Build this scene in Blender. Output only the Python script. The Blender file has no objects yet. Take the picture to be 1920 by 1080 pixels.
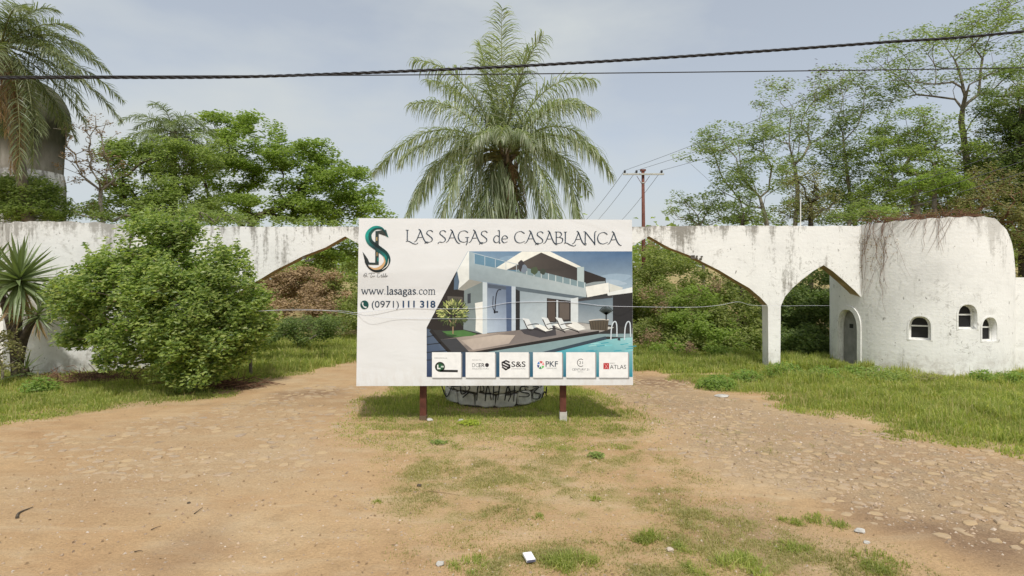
import bpy, bmesh, math, random
import numpy as np
from mathutils import Vector, Matrix

random.seed(7)
RNG = np.random.default_rng(11)
SC = bpy.context.scene
COL = SC.collection
R = math.radians

# ------------------------------------------------------------------ camera
F, HCAM = 1000.0, 2.5                     # focal length in photo pixels, camera height
cam_d = bpy.data.cameras.new('camera')
cam_d.sensor_width = 36.0
cam_d.lens = F / 1920 * 36
cam_d.clip_end = 2000
cam = bpy.data.objects.new('camera', cam_d)
cam.location = (0, 0, HCAM)
cam.rotation_euler = (R(90), 0, 0)
COL.objects.link(cam)
SC.camera = cam

# ------------------------------------------------------------------ sky, sun, exposure
SUN_EL, SUN_ROT = R(58), R(167)
W = bpy.data.worlds.new('World')
SC.world = W
W.use_nodes = True
nt = W.node_tree
nt.nodes.clear()
out = nt.nodes.new('ShaderNodeOutputWorld')
bg = nt.nodes.new('ShaderNodeBackground')
sky = nt.nodes.new('ShaderNodeTexSky')
sky.sky_type = 'NISHITA'
sky.sun_disc = False
sky.sun_elevation = SUN_EL
sky.sun_rotation = SUN_ROT
sky.air_density = 1.0
sky.dust_density = 3.0
sky.ozone_density = 1.5
hsv = nt.nodes.new('ShaderNodeHueSaturation')
hsv.inputs['Saturation'].default_value = 0.62
hsv.inputs['Value'].default_value = 1.0
nt.links.new(sky.outputs[0], hsv.inputs['Color'])
tc = nt.nodes.new('ShaderNodeTexCoord')
mp = nt.nodes.new('ShaderNodeMapping')
mp.inputs['Scale'].default_value = (1.3, 1.3, 3.2)
mp.inputs['Location'].default_value = (0.35, 0.1, 0.0)
nz = nt.nodes.new('ShaderNodeTexNoise')
nz.inputs['Scale'].default_value = 1.5
nz.inputs['Detail'].default_value = 6
nz.inputs['Roughness'].default_value = 0.5
cr = nt.nodes.new('ShaderNodeValToRGB')
cr.color_ramp.elements[0].position = 0.42
cr.color_ramp.elements[1].position = 0.64
cr.color_ramp.elements[0].color = (0.36, 0.36, 0.36, 1)
cr.color_ramp.elements[1].color = (0.95, 0.95, 0.95, 1)
mx = nt.nodes.new('ShaderNodeMix')
mx.data_type = 'RGBA'
mx.inputs[7].default_value = (3.65, 3.88, 3.92, 1)     # thin high cloud
nt.links.new(tc.outputs['Generated'], mp.inputs['Vector'])
nt.links.new(mp.outputs[0], nz.inputs['Vector'])
nt.links.new(nz.outputs['Fac'], cr.inputs['Fac'])
nt.links.new(cr.outputs['Color'], mx.inputs[0])
nt.links.new(hsv.outputs[0], mx.inputs[6])
nt.links.new(mx.outputs[2], bg.inputs['Color'])
bg.inputs['Strength'].default_value = 0.15
nt.links.new(bg.outputs[0], out.inputs['Surface'])

sl = bpy.data.lights.new('sun', 'SUN')
sl.energy = 2.9
sl.angle = R(3.5)
sl.color = (1.0, 0.975, 0.93)
so = bpy.data.objects.new('sun', sl)
sdir = Vector((math.sin(SUN_ROT) * math.cos(SUN_EL), math.cos(SUN_ROT) * math.cos(SUN_EL), math.sin(SUN_EL)))
so.rotation_euler = sdir.to_track_quat('Z', 'Y').to_euler()
so.location = sdir * 50
COL.objects.link(so)

SC.render.engine = 'CYCLES'
SC.view_settings.view_transform = 'Standard'
SC.view_settings.look = 'None'
SC.view_settings.exposure = 0.22
SC.view_settings.gamma = 1.0
SC.view_settings.use_curve_mapping = False
SC.cycles.max_bounces = 8
SC.cycles.diffuse_bounces = 5
SC.cycles.transmission_bounces = 6
SC.cycles.transparent_max_bounces = 8
SC.cycles.use_denoising = True

# ------------------------------------------------------------------ small helpers
def P(px, py, Y):
    """photo pixel at distance Y -> point"""
    return np.array([(px - 960) / F * Y, Y, HCAM - (py - 540) / F * Y])

def G(px, py):
    """photo pixel on the flat ground -> (x, y)"""
    Y = F * HCAM / (py - 540)
    return ((px - 960) / F * Y, Y)

def s2l(c):
    c = np.asarray(c, float) / 255.0
    return tuple(np.where(c <= 0.04045, c / 12.92, ((c + 0.055) / 1.055) ** 2.4))

def mesh_np(name, V, polys):
    """polys: list of (m,k) int arrays"""
    me = bpy.data.meshes.new(name)
    V = np.ascontiguousarray(V, dtype=np.float32)
    polys = [np.asarray(p, dtype=np.int32) for p in polys if len(p)]
    nl = sum(p.size for p in polys)
    nf = sum(len(p) for p in polys)
    me.vertices.add(len(V))
    me.vertices.foreach_set('co', V.ravel())
    me.loops.add(nl)
    me.polygons.add(nf)
    me.loops.foreach_set('vertex_index', np.concatenate([p.ravel() for p in polys]))
    tot = np.concatenate([np.full(len(p), p.shape[1], np.int32) for p in polys])
    st = np.concatenate([[0], np.cumsum(tot)[:-1]]).astype(np.int32)
    me.polygons.foreach_set('loop_start', st)
    me.update(calc_edges=True)
    me.validate()
    return me

def link(name, me, mat=None, parent=None, smooth=False, loc=None):
    o = bpy.data.objects.new(name, me)
    COL.objects.link(o)
    if me is not None and mat is not None and len(me.materials) == 0:
        for m in (mat if isinstance(mat, (list, tuple)) else [mat]):
            me.materials.append(m)
    if me is not None and len(me.polygons):
        me.polygons.foreach_set('use_smooth', np.full(len(me.polygons), bool(smooth)))
    if parent is not None:
        o.parent = parent
        # parents are Empties with pure translation/rotation: geometry is given in world space
        o.matrix_parent_inverse = parent_inv(parent)
    if loc is not None:
        o.location = loc
    return o

def parent_inv(p):
    m = Matrix.Translation(p.location) @ p.rotation_euler.to_matrix().to_4x4()
    if p.parent is not None:
        m = Matrix.Translation(p.parent.location) @ p.parent.rotation_euler.to_matrix().to_4x4() @ p.matrix_parent_inverse @ m
    return m.inverted()

def tag(o, label=None, cat=None, group=None, kind=None):
    if label: o['label'] = label
    if cat: o['category'] = cat
    if group: o['group'] = group
    if kind: o['kind'] = kind
    return o

def thing(name, label, cat, loc=(0, 0, 0), group=None, kind=None):
    o = bpy.data.objects.new(name, None)
    o.empty_display_size = 0.2
    o.location = loc
    COL.objects.link(o)
    return tag(o, label, cat, group, kind)

class MB:
    """collects simple shapes (world coordinates) into one mesh"""
    def __init__(self):
        self.V, self.Q, self.T, self.N = [], [], [], []
        self.n = 0
    def add(self, V, quads=(), tris=(), ngons=()):
        V = np.asarray(V, float)
        if len(quads): self.Q.append(np.asarray(quads) + self.n)
        if len(tris): self.T.append(np.asarray(tris) + self.n)
        for g in ngons: self.N.append(np.asarray([g]) + self.n)
        self.V.append(V)
        self.n += len(V)
    def box(self, c, s, rz=0.0, bev=0.0):
        x, y, z = np.array(s) / 2
        v = np.array([[-x,-y,-z],[x,-y,-z],[x,y,-z],[-x,y,-z],[-x,-y,z],[x,-y,z],[x,y,z],[-x,y,z]])
        if rz:
            ca, sa = math.cos(rz), math.sin(rz)
            v = v @ np.array([[ca, sa, 0], [-sa, ca, 0], [0, 0, 1]])
        self.add(v + np.array(c), [[0,3,2,1],[4,5,6,7],[0,1,5,4],[1,2,6,5],[2,3,7,6],[3,0,4,7]])
    def tube(self, pts, rad, sides=6, cap=True):
        pts = np.asarray(pts, float)
        n = len(pts)
        rad = np.broadcast_to(np.asarray(rad, float), (n,))
        tan = np.gradient(pts, axis=0)
        tan /= np.linalg.norm(tan, axis=1)[:, None] + 1e-9
        ref = np.array([0, 0, 1.0]) if abs(tan[:, 2].mean()) < 0.8 else np.array([1.0, 0, 0])
        a = np.cross(tan, ref); a /= np.linalg.norm(a, axis=1)[:, None] + 1e-9
        b = np.cross(tan, a)
        th = np.linspace(0, 2 * math.pi, sides, endpoint=False)
        V = (pts[:, None, :] + rad[:, None, None] * (np.cos(th)[None, :, None] * a[:, None, :] + np.sin(th)[None, :, None] * b[:, None, :])).reshape(-1, 3)
        i = np.arange(n - 1)[:, None] * sides
        j = np.arange(sides)[None, :]
        k = (j + 1) % sides
        q = np.stack([i + j, i + k, i + k + sides, i + j + sides], -1).reshape(-1, 4)
        ng = []
        if cap:
            ng = [list(range(sides))[::-1], list(range((n - 1) * sides, n * sides))]
        self.add(V, q, ngons=ng)
    def lathe(self, c, prof, seg=32):
        """prof: (r, z) list"""
        prof = np.asarray(prof, float)
        th = np.linspace(0, 2 * math.pi, seg, endpoint=False)
        V = np.stack([c[0] + prof[:, 0][:, None] * np.cos(th), c[1] + prof[:, 0][:, None] * np.sin(th),
                      np.repeat((c[2] + prof[:, 1])[:, None], seg, 1)], -1).reshape(-1, 3)
        i = np.arange(len(prof) - 1)[:, None] * seg
        j = np.arange(seg)[None, :]
        k = (j + 1) % seg
        self.add(V, np.stack([i + j, i + k, i + k + seg, i + j + seg], -1).reshape(-1, 4))
    def strip(self, L, Rr):
        n = len(L)
        V = np.concatenate([L, Rr])
        i = np.arange(n - 1)
        self.add(V, np.stack([i, i + 1, i + 1 + n, i + n], -1))
    def mesh(self, name):
        polys = []
        if self.Q: polys.append(np.concatenate(self.Q))
        if self.T: polys.append(np.concatenate(self.T))
        polys += self.N
        return mesh_np(name, np.concatenate(self.V), polys)
    def build(self, name, mat, parent=None, smooth=False):
        return link(name, self.mesh(name), mat, parent, smooth)

def smooth_pts(pts, k=6):
    """Catmull-Rom through the points"""
    p = np.asarray(pts, float)
    if len(p) < 3:
        t = np.linspace(0, 1, k + 1)[:, None]
        return p[0] * (1 - t) + p[1] * t
    q = np.vstack([2 * p[0] - p[1], p, 2 * p[-1] - p[-2]])
    out = []
    for i in range(1, len(q) - 2):
        for t in np.linspace(0, 1, k, endpoint=False):
            a, b, c, d = q[i - 1], q[i], q[i + 1], q[i + 2]
            out.append(0.5 * (2 * b + (c - a) * t + (2 * a - 5 * b + 4 * c - d) * t * t + (3 * b - a - 3 * c + d) * t ** 3))
    out.append(p[-1])
    return np.array(out)

# value noise for geometry
_NT = RNG.random((64, 64))
def vnoise(x, y):
    x = np.asarray(x, float); y = np.asarray(y, float)
    xi = np.floor(x).astype(int); yi = np.floor(y).astype(int)
    fx = x - xi; fy = y - yi
    fx = fx * fx * (3 - 2 * fx); fy = fy * fy * (3 - 2 * fy)
    g = lambda a, b: _NT[a % 64, b % 64]
    return (g(xi, yi) * (1 - fx) + g(xi + 1, yi) * fx) * (1 - fy) + (g(xi, yi + 1) * (1 - fx) + g(xi + 1, yi + 1) * fx) * fy
def fbm(x, y, o=4):
    s, a, t = 0, 0.5, 0
    for k in range(o):
        s = s + a * vnoise(x * 2 ** k + 13.7 * k, y * 2 ** k + 7.1 * k); t += a; a *= 0.5
    return s / t

def sdist(poly, x, y):
    """signed distance to a polygon, positive inside"""
    poly = np.asarray(poly, float)
    d = np.full(x.shape, 1e9); ins = np.zeros(x.shape, bool)
    for i in range(len(poly)):
        x0, y0 = poly[i]; x1, y1 = poly[(i + 1) % len(poly)]
        dx, dy = x1 - x0, y1 - y0
        t = np.clip(((x - x0) * dx + (y - y0) * dy) / (dx * dx + dy * dy + 1e-12), 0, 1)
        d = np.minimum(d, np.hypot(x - x0 - t * dx, y - y0 - t * dy))
        c = ((y0 > y) != (y1 > y)) & (x < (x1 - x0) * (y - y0) / (y1 - y0 + 1e-12) + x0)
        ins ^= c
    return np.where(ins, d, -d)

def sstep(a, b, x):
    t = np.clip((x - a) / (b - a), 0, 1)
    return t * t * (3 - 2 * t)

# ------------------------------------------------------------------ materials
def nmat(name):
    m = bpy.data.materials.new(name)
    m.use_nodes = True
    n = m.node_tree.nodes
    return m, n, m.node_tree.links, n['Principled BSDF']

def noise_node(n, l, scale, detail=5, rough=0.55, coord='Object', sc3=None, dist=0.0):
    t = n.new('ShaderNodeTexCoord')
    z = n.new('ShaderNodeTexNoise')
    z.inputs['Scale'].default_value = scale
    z.inputs['Detail'].default_value = detail
    z.inputs['Roughness'].default_value = rough
    z.inputs['Distortion'].default_value = dist
    if sc3:
        mp = n.new('ShaderNodeMapping')
        mp.inputs['Scale'].default_value = sc3
        l.new(t.outputs[coord], mp.inputs['Vector'])
        l.new(mp.outputs[0], z.inputs['Vector'])
    else:
        l.new(t.outputs[coord], z.inputs['Vector'])
    return z.outputs['Fac']

def ramp(n, l, fac, stops):
    r = n.new('ShaderNodeValToRGB')
    e = r.color_ramp.elements
    while len(e) < len(stops): e.new(0.5)
    for k, (p, c) in enumerate(stops):
        e[k].position = p
        c = (c, c, c) if np.isscalar(c) else c
        e[k].color = (*c[:3], 1)
    l.new(fac, r.inputs['Fac'])
    return r.outputs['Color']

def mix(n, l, fac, a, b, typ='MIX'):
    m = n.new('ShaderNodeMix')
    m.data_type = 'RGBA'
    m.blend_type = typ
    for s, v in ((0, fac), (6, a), (7, b)):
        if hasattr(v, 'links') or isinstance(v, bpy.types.NodeSocket): l.new(v, m.inputs[s])
        elif s == 0: m.inputs[0].default_value = v
        else: m.inputs[s].default_value = (*v[:3], 1)
    return m.outputs[2]

def math_n(n, l, op, a, b=None, clamp=False):
    m = n.new('ShaderNodeMath'); m.operation = op; m.use_clamp = clamp
    for k, v in enumerate((a, b)):
        if v is None: continue
        if isinstance(v, bpy.types.NodeSocket): l.new(v, m.inputs[k])
        else: m.inputs[k].default_value = v
    return m.outputs[0]

def bump(n, l, b, h, strength=0.3, dist=0.02):
    u = n.new('ShaderNodeBump')
    u.inputs['Strength'].default_value = strength
    u.inputs['Distance'].default_value = dist
    l.new(h, u.inputs['Height'])
    l.new(u.outputs[0], b.inputs['Normal'])

def plain(name, c, rough=0.7, var=0.15, scale=8.0, spec=0.3, metal=0.0, bmp=0.0):
    m, n, l, b = nmat(name)
    f = noise_node(n, l, scale, 5)
    c = np.array(c)
    l.new(ramp(n, l, f, [(0.3, c * (1 - var)), (0.7, np.minimum(c * (1 + var), 1))]), b.inputs['Base Color'])
    b.inputs['Roughness'].default_value = rough
    b.inputs['Specular IOR Level'].default_value = spec
    b.inputs['Metallic'].default_value = metal
    if bmp: bump(n, l, b, noise_node(n, l, scale * 4, 4), bmp, 0.01)
    return m

def leaf_mat(name, cols, trans=0.35, rough=0.5, spec=0.3):
    """one colour per leaf, picked at random"""
    m, n, l, b = nmat(name)
    g = n.new('ShaderNodeNewGeometry')
    k = len(cols)
    c = ramp(n, l, g.outputs['Random Per Island'], [(i / max(1, k - 1), cols[i]) for i in range(k)])
    f = noise_node(n, l, 0.7, 3)
    c = mix(n, l, 0.55, c, ramp(n, l, f, [(0.3, 0.78), (0.7, 1.35)]), 'MULTIPLY')
    l.new(c, b.inputs['Base Color'])
    b.inputs['Roughness'].default_value = rough
    b.inputs['Specular IOR Level'].default_value = spec
    t = n.new('ShaderNodeBsdfTranslucent')
    l.new(mix(n, l, 1.0, c, (1.25, 1.35, 0.6), 'MULTIPLY'), t.inputs['Color'])
    ms = n.new('ShaderNodeMixShader')
    ms.inputs[0].default_value = trans
    l.new(b.outputs[0], ms.inputs[1])
    l.new(t.outputs[0], ms.inputs[2])
    l.new(ms.outputs[0], n['Material Output'].inputs['Surface'])
    return m

def stucco(name, drip=1.0, top=4.4, base=(0.77, 0.76, 0.725)):
    m, n, l, b = nmat(name)
    f1 = noise_node(n, l, 0.9, 6, 0.6)
    c = ramp(n, l, f1, [(0.3, np.array(base) * 0.86), (0.5, base), (0.75, np.minimum(np.array(base) * 1.05, 0.86))])
    # black mould running down from the top edge
    t = n.new('ShaderNodeTexCoord')
    sx = n.new('ShaderNodeSeparateXYZ')
    l.new(t.outputs['Object'], sx.inputs[0])
    hgt = n.new('ShaderNodeMapRange')
    hgt.inputs['From Min'].default_value = top - 1.5
    hgt.inputs['From Max'].default_value = top
    hgt.inputs['To Min'].default_value = 0.0
    hgt.inputs['To Max'].default_value = 1.0
    l.new(sx.outputs['Z'], hgt.inputs['Value'])
    st = noise_node(n, l, 1.0, 6, 0.65, sc3=(4.2, 4.2, 0.42))
    st2 = noise_node(n, l, 0.55, 2, 0.5)
    up = math_n(n, l, 'POWER', hgt.outputs[0], 2.2)
    fine = noise_node(n, l, 9.0, 6, 0.75)
    v = math_n(n, l, 'MULTIPLY', st, 0.62)
    v = math_n(n, l, 'ADD', v, math_n(n, l, 'MULTIPLY', st2, 0.42))
    v = math_n(n, l, 'ADD', v, math_n(n, l, 'MULTIPLY', math_n(n, l, 'SUBTRACT', fine, 0.5), 0.35))
    v = math_n(n, l, 'ADD', v, math_n(n, l, 'MULTIPLY', up, 0.13))
    msk = ramp(n, l, v, [(0.59, 0.0), (0.69, 0.9 * drip)])
    c = mix(n, l, msk, c, (0.23, 0.215, 0.185))
    # scattered blotches where paint has come off
    bl = noise_node(n, l, 1.7, 8, 0.72, dist=0.5)
    c = mix(n, l, ramp(n, l, bl, [(0.585, 0.0), (0.66, 0.62 * drip)]), c, (0.33, 0.31, 0.27))
    sk = noise_node(n, l, 6.5, 5, 0.6, sc3=(1.2, 1.2, 0.7))
    c = mix(n, l, ramp(n, l, sk, [(0.655, 0.0), (0.70, 0.75)]), c, (0.17, 0.155, 0.13))
    crk = noise_node(n, l, 2.6, 3, 0.5, dist=1.2)
    ck = math_n(n, l, 'ABSOLUTE', math_n(n, l, 'SUBTRACT', crk, 0.5))
    c = mix(n, l, math_n(n, l, 'MULTIPLY', ramp(n, l, ck, [(0.0, 0.55), (0.012, 0.0)]), ramp(n, l, st2, [(0.5, 0.0), (0.62, 1.0)])), c, (0.2, 0.18, 0.15))
    # splashed earth close to the ground
    low = n.new('ShaderNodeMapRange')
    low.inputs['From Min'].default_value = 0.75
    low.inputs['From Max'].default_value = 0.0
    l.new(sx.outputs['Z'], low.inputs['Value'])
    sp = noise_node(n, l, 5.0, 6, 0.7)
    c = mix(n, l, math_n(n, l, 'MULTIPLY', low.outputs[0], ramp(n, l, sp, [(0.42, 0.0), (0.62, 0.75)])), c, (0.30, 0.25, 0.19))
    l.new(c, b.inputs['Base Color'])
    b.inputs['Roughness'].default_value = 0.85
    b.inputs['Specular IOR Level'].default_value = 0.2
    courses = noise_node(n, l, 1.0, 4, 0.6, sc3=(1.2, 1.2, 9.0))
    h = math_n(n, l, 'ADD', noise_node(n, l, 11, 6, 0.6), math_n(n, l, 'MULTIPLY', courses, 0.5))
    bump(n, l, b, h, 0.4, 0.02)
    return m

M = {}
M['stucco'] = stucco('white_stucco', 1.0)
M['stucco_clean'] = stucco('white_stucco_round', 0.45)
M['stucco_left'] = stucco('white_stucco_left', 0.8, base=(0.70, 0.695, 0.665))
def vinyl():
    m, n, l, b = nmat('board_vinyl')
    f = noise_node(n, l, 1.1, 5, 0.55, sc3=(1.0, 1.0, 1.6))
    c = ramp(n, l, f, [(0.3, (0.66, 0.67, 0.665)), (0.7, (0.71, 0.72, 0.72))])
    t = n.new('ShaderNodeTexCoord'); sx = n.new('ShaderNodeSeparateXYZ'); l.new(t.outputs['Object'], sx.inputs[0])
    mr = n.new('ShaderNodeMapRange'); mr.inputs['From Min'].default_value = 1.15; mr.inputs['From Max'].default_value = 0.65
    l.new(sx.outputs['Z'], mr.inputs['Value'])
    d = noise_node(n, l, 6, 6, 0.7, sc3=(1.5, 1.5, 0.6))
    c = mix(n, l, math_n(n, l, 'MULTIPLY', mr.outputs[0], ramp(n, l, d, [(0.4, 0.0), (0.75, 0.4)])), c, (0.42, 0.34, 0.25))
    l.new(c, b.inputs['Base Color'])
    b.inputs['Roughness'].default_value = 0.5
    b.inputs['Specular IOR Level'].default_value = 0.25
    w = noise_node(n, l, 1.0, 3, 0.5, sc3=(0.9, 1.0, 2.4), dist=0.8)
    bump(n, l, b, w, 0.2, 0.05)
    return m
M['board'] = vinyl()
M['post'] = plain('rust_paint', (0.105, 0.035, 0.022), 0.6, 0.35, 9, 0.3, bmp=0.2)
M['concrete'] = plain('concrete', (0.42, 0.40, 0.36), 0.9, 0.25, 7, 0.2, bmp=0.3)
M['ink'] = plain('dark_ink', s2l((46, 62, 78)), 0.5, 0.02, 2)
M['ink_bold'] = plain('navy_ink', s2l((40, 66, 96)), 0.5, 0.02, 2)
M['ink_grey'] = plain('grey_ink', s2l((128, 128, 128)), 0.5, 0.02, 2)
M['ink_black'] = plain('black_ink', s2l((42, 40, 44)), 0.5, 0.02, 2)
M['ink_teal'] = plain('teal_ink', s2l((18, 70, 66)), 0.5, 0.02, 2)
M['ink_red'] = plain('red_ink', s2l((170, 48, 48)), 0.5, 0.02, 2)
M['tile_white'] = plain('tile_print', (0.69, 0.70, 0.70), 0.45, 0.02, 2)
M['spray'] = plain('spray_paint', (0.022, 0.021, 0.022), 0.7, 0.3, 12)
M['cable'] = plain('cable_black', (0.016, 0.016, 0.018), 0.5, 0.2, 20, 0.4)
M['wire'] = plain('wire_grey', (0.10, 0.10, 0.105), 0.5, 0.1, 20)
M['string'] = plain('pale_string', (0.62, 0.64, 0.70), 0.6, 0.1, 20)
M['pole'] = plain('pole_rust', (0.16, 0.062, 0.045), 0.75, 0.3, 6, 0.2)
M['crossarm'] = plain('crossarm_grey', (0.50, 0.49, 0.44), 0.8, 0.2, 6)
M['insulator'] = plain('insulator_dark', (0.028, 0.03, 0.036), 0.3, 0.2, 10, 0.5)
M['dark'] = plain('dark_glass', (0.010, 0.010, 0.010), 0.5, 0.2, 4, 0.3)
M['door'] = plain('grey_door', (0.22, 0.215, 0.205), 0.7, 0.2, 5)
M['frame'] = plain('window_frame_white', (0.70, 0.69, 0.65), 0.6, 0.12, 9)
M['bark'] = plain('bark_grey', (0.19, 0.165, 0.13), 0.9, 0.4, 9, 0.15, bmp=0.5)
M['bark_pale'] = plain('bark_pale', (0.27, 0.235, 0.185), 0.9, 0.35, 8, 0.15, bmp=0.4)
M['bark_dark'] = plain('bark_dark', (0.085, 0.068, 0.05), 0.9, 0.4, 9, 0.15, bmp=0.5)
M['palm_trunk'] = plain('palm_trunk', (0.20, 0.165, 0.125), 0.9, 0.4, 7, 0.15, bmp=0.6)
M['rachis'] = plain('rachis_green', (0.16, 0.17, 0.055), 0.5, 0.2, 5)
M['dry'] = leaf_mat('dry_fronds', [(0.299, 0.207, 0.121), (0.414, 0.299, 0.178), (0.230, 0.155, 0.098)], 0.3, 0.8, 0.1)
M['dry_vine'] = plain('dry_vine', (0.17, 0.095, 0.06), 0.9, 0.35, 8, 0.1)
M['fruit'] = plain('palm_fruit', (0.16, 0.10, 0.045), 0.7, 0.4, 25)
M['frond'] = leaf_mat('frond_green', [(0.168, 0.213, 0.105), (0.23, 0.277, 0.147), (0.304, 0.335, 0.207), (0.392, 0.408, 0.294)], 0.45, 0.38, 0.5)
M['frond_far'] = leaf_mat('frond_far', [(0.132, 0.176, 0.083), (0.187, 0.231, 0.110), (0.242, 0.275, 0.154)], 0.4, 0.4, 0.4)
M['frond_left'] = leaf_mat('frond_left', [(0.106, 0.138, 0.062), (0.163, 0.194, 0.094), (0.237, 0.256, 0.144)], 0.4, 0.4, 0.45)
M['leaf_bright'] = leaf_mat('leaf_bright', [(0.168, 0.238, 0.046), (0.232, 0.315, 0.067), (0.302, 0.374, 0.090)], 0.54)
M['leaf_mid'] = leaf_mat('leaf_mid', [(0.157, 0.215, 0.059), (0.231, 0.298, 0.083), (0.331, 0.389, 0.124)], 0.54)
M['leaf_dark'] = leaf_mat('leaf_dark', [(0.105, 0.154, 0.049), (0.162, 0.219, 0.068), (0.235, 0.284, 0.097)], 0.50)
M['leaf_bush'] = leaf_mat('leaf_bush', [(0.098, 0.163, 0.041), (0.197, 0.269, 0.066), (0.301, 0.381, 0.098), (0.432, 0.471, 0.170)], 0.54, 0.42, 0.45)
M['leaf_sparse'] = leaf_mat('leaf_sparse', [(0.167, 0.230, 0.076), (0.230, 0.292, 0.105), (0.292, 0.341, 0.140)], 0.50)
M['leaf_scrub'] = leaf_mat('leaf_scrub', [(0.118, 0.157, 0.039), (0.196, 0.241, 0.062), (0.274, 0.308, 0.095), (0.347, 0.358, 0.134)], 0.55)
M['leaf_brown'] = leaf_mat('leaf_brown', [(0.264, 0.176, 0.110), (0.341, 0.242, 0.154), (0.209, 0.143, 0.099)], 0.35, 0.8, 0.1)
M['pods'] = leaf_mat('seed_pods', [(0.10, 0.055, 0.045), (0.15, 0.085, 0.065)], 0.1, 0.8, 0.1)
M['leaf_olive'] = leaf_mat('leaf_olive', [(0.154, 0.160, 0.055), (0.220, 0.215, 0.083), (0.286, 0.259, 0.110)], 0.4)
M['yucca'] = leaf_mat('yucca_leaf', [(0.102, 0.144, 0.054), (0.150, 0.198, 0.078), (0.216, 0.252, 0.108)], 0.3, 0.4, 0.45)
M['grass'] = leaf_mat('grass_blade', [(0.233, 0.279, 0.078), (0.305, 0.351, 0.103), (0.389, 0.416, 0.130), (0.546, 0.493, 0.233)], 0.58, 0.55, 0.2)
M['grass_dry'] = leaf_mat('grass_blade_dry', [(0.264, 0.264, 0.094), (0.352, 0.325, 0.138), (0.473, 0.402, 0.220), (0.297, 0.303, 0.105)], 0.5, 0.6, 0.15)
M['weed'] = leaf_mat('weed_leaf', [(0.127, 0.207, 0.037), (0.184, 0.276, 0.052), (0.253, 0.345, 0.075)], 0.45)
M['yellow_weed'] = leaf_mat('yellow_weed', [(0.22, 0.28, 0.03), (0.30, 0.34, 0.035)], 0.35)
M['whitewash'] = plain('whitewashed_stone', (0.50, 0.49, 0.44), 0.9, 0.28, 6, 0.15, bmp=0.5)
M['mortar'] = plain('dark_mortar', (0.10, 0.09, 0.075), 0.95, 0.35, 8, 0.1, bmp=0.4)
M['soil'] = plain('soil', (0.13, 0.09, 0.06), 0.95, 0.3, 9, 0.1)
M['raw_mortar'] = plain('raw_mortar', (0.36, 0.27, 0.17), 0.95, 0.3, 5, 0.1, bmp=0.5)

# ------------------------------------------------------------------ the ground
GRASS_A = [(-60, 7.9), (-14, 8.7), (-9.4, 9.8), (-8.1, 10.6), (-6.6, 12.3), (-6.7, 14.2), (-5.8, 16.1), (-5.0, 18), (-3.5, 20), (0, 21.5),
           (3.0, 19.2), (3.5, 16.4), (4.3, 15.0), (5.0, 13.2), (5.9, 10.9), (6.6, 8.9), (7.5, 7.8), (10, 6.4), (60, 4), (60, 90), (-60, 90)]
GRASS_B = [(-3.0, 13.6), (-3.15, 11.4), (-3.0, 9.3), (-2.5, 8.0), (-0.6, 7.9), (0.6, 8.3), (2.0, 8.8), (2.8, 10), (2.2, 12.5), (1.6, 14.6), (-1.6, 15)]
GRASS_C = [(-2.96, 9.9), (-2.4, 7.4), (-1.4, 6), (-0.6, 4.7), (-0.3, 3.2), (4.6, 3.2), (4.1, 5.2), (3.2, 6.5), (2.6, 7.6), (3.0, 8.8), (2.9, 10.4)]
COBBLE_R = [(2.2, 12.8), (2.8, 10.2), (2.3, 8.4), (3.2, 6.8), (4.1, 5.5), (4.8, 4.4), (9.5, 3.6), (8.0, 7.2), (6.6, 8.7), (5.8, 10.8), (4.9, 13.0), (4.2, 14.9), (2.6, 15.6)]
COBBLE_L = [(-8.6, 8.4), (-6.4, 10.6), (-5.2, 13.5), (-3.6, 13.8), (-3.3, 11.5), (-3.1, 9.2), (-2.7, 7.4), (-5.2, 6.9)]
TRACK_L = [(-60, -20), (-60, 7.9), (-14, 8.7), (-9.4, 9.8), (-8.1, 10.6), (-6.6, 12.3), (-6.7, 14.2), (-5.8, 16.1), (-5.0, 18), (-3.5, 20), (-1.5, 18), (-2.6, 15), (-3.0, 13.6),
           (-3.15, 11.4), (-2.96, 9.4), (-2.3, 7.4), (-1.3, 6), (-0.5, 4.7), (-0.2, 3.2), (-0.2, -20)]

def terrain(x, y):
    x = np.asarray(x, float); y = np.asarray(y, float)
    z = 0.05 * (fbm(x * 0.35, y * 0.35, 3) - 0.5) + 0.02 * (fbm(x * 1.7 + 5, y * 1.7, 2) - 0.5)
    right = sstep(1.0, 6.0, x); left = sstep(1.0, -4.0, x)
    z = z + right * (sstep(18.5, 30, y) * 2.2 + sstep(26, 60, y) * 2.5) + left * (sstep(24, 45, y) * 3.0)
    z = z + (1 - np.minimum(right + left, 1)) * sstep(24, 45, y) * 2.0
    z = z + 0.10 * sstep(9, 12, y) * sstep(5.5, 8, x) * (fbm(x * 0.8, y * 0.8, 2))
    return z

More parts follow.
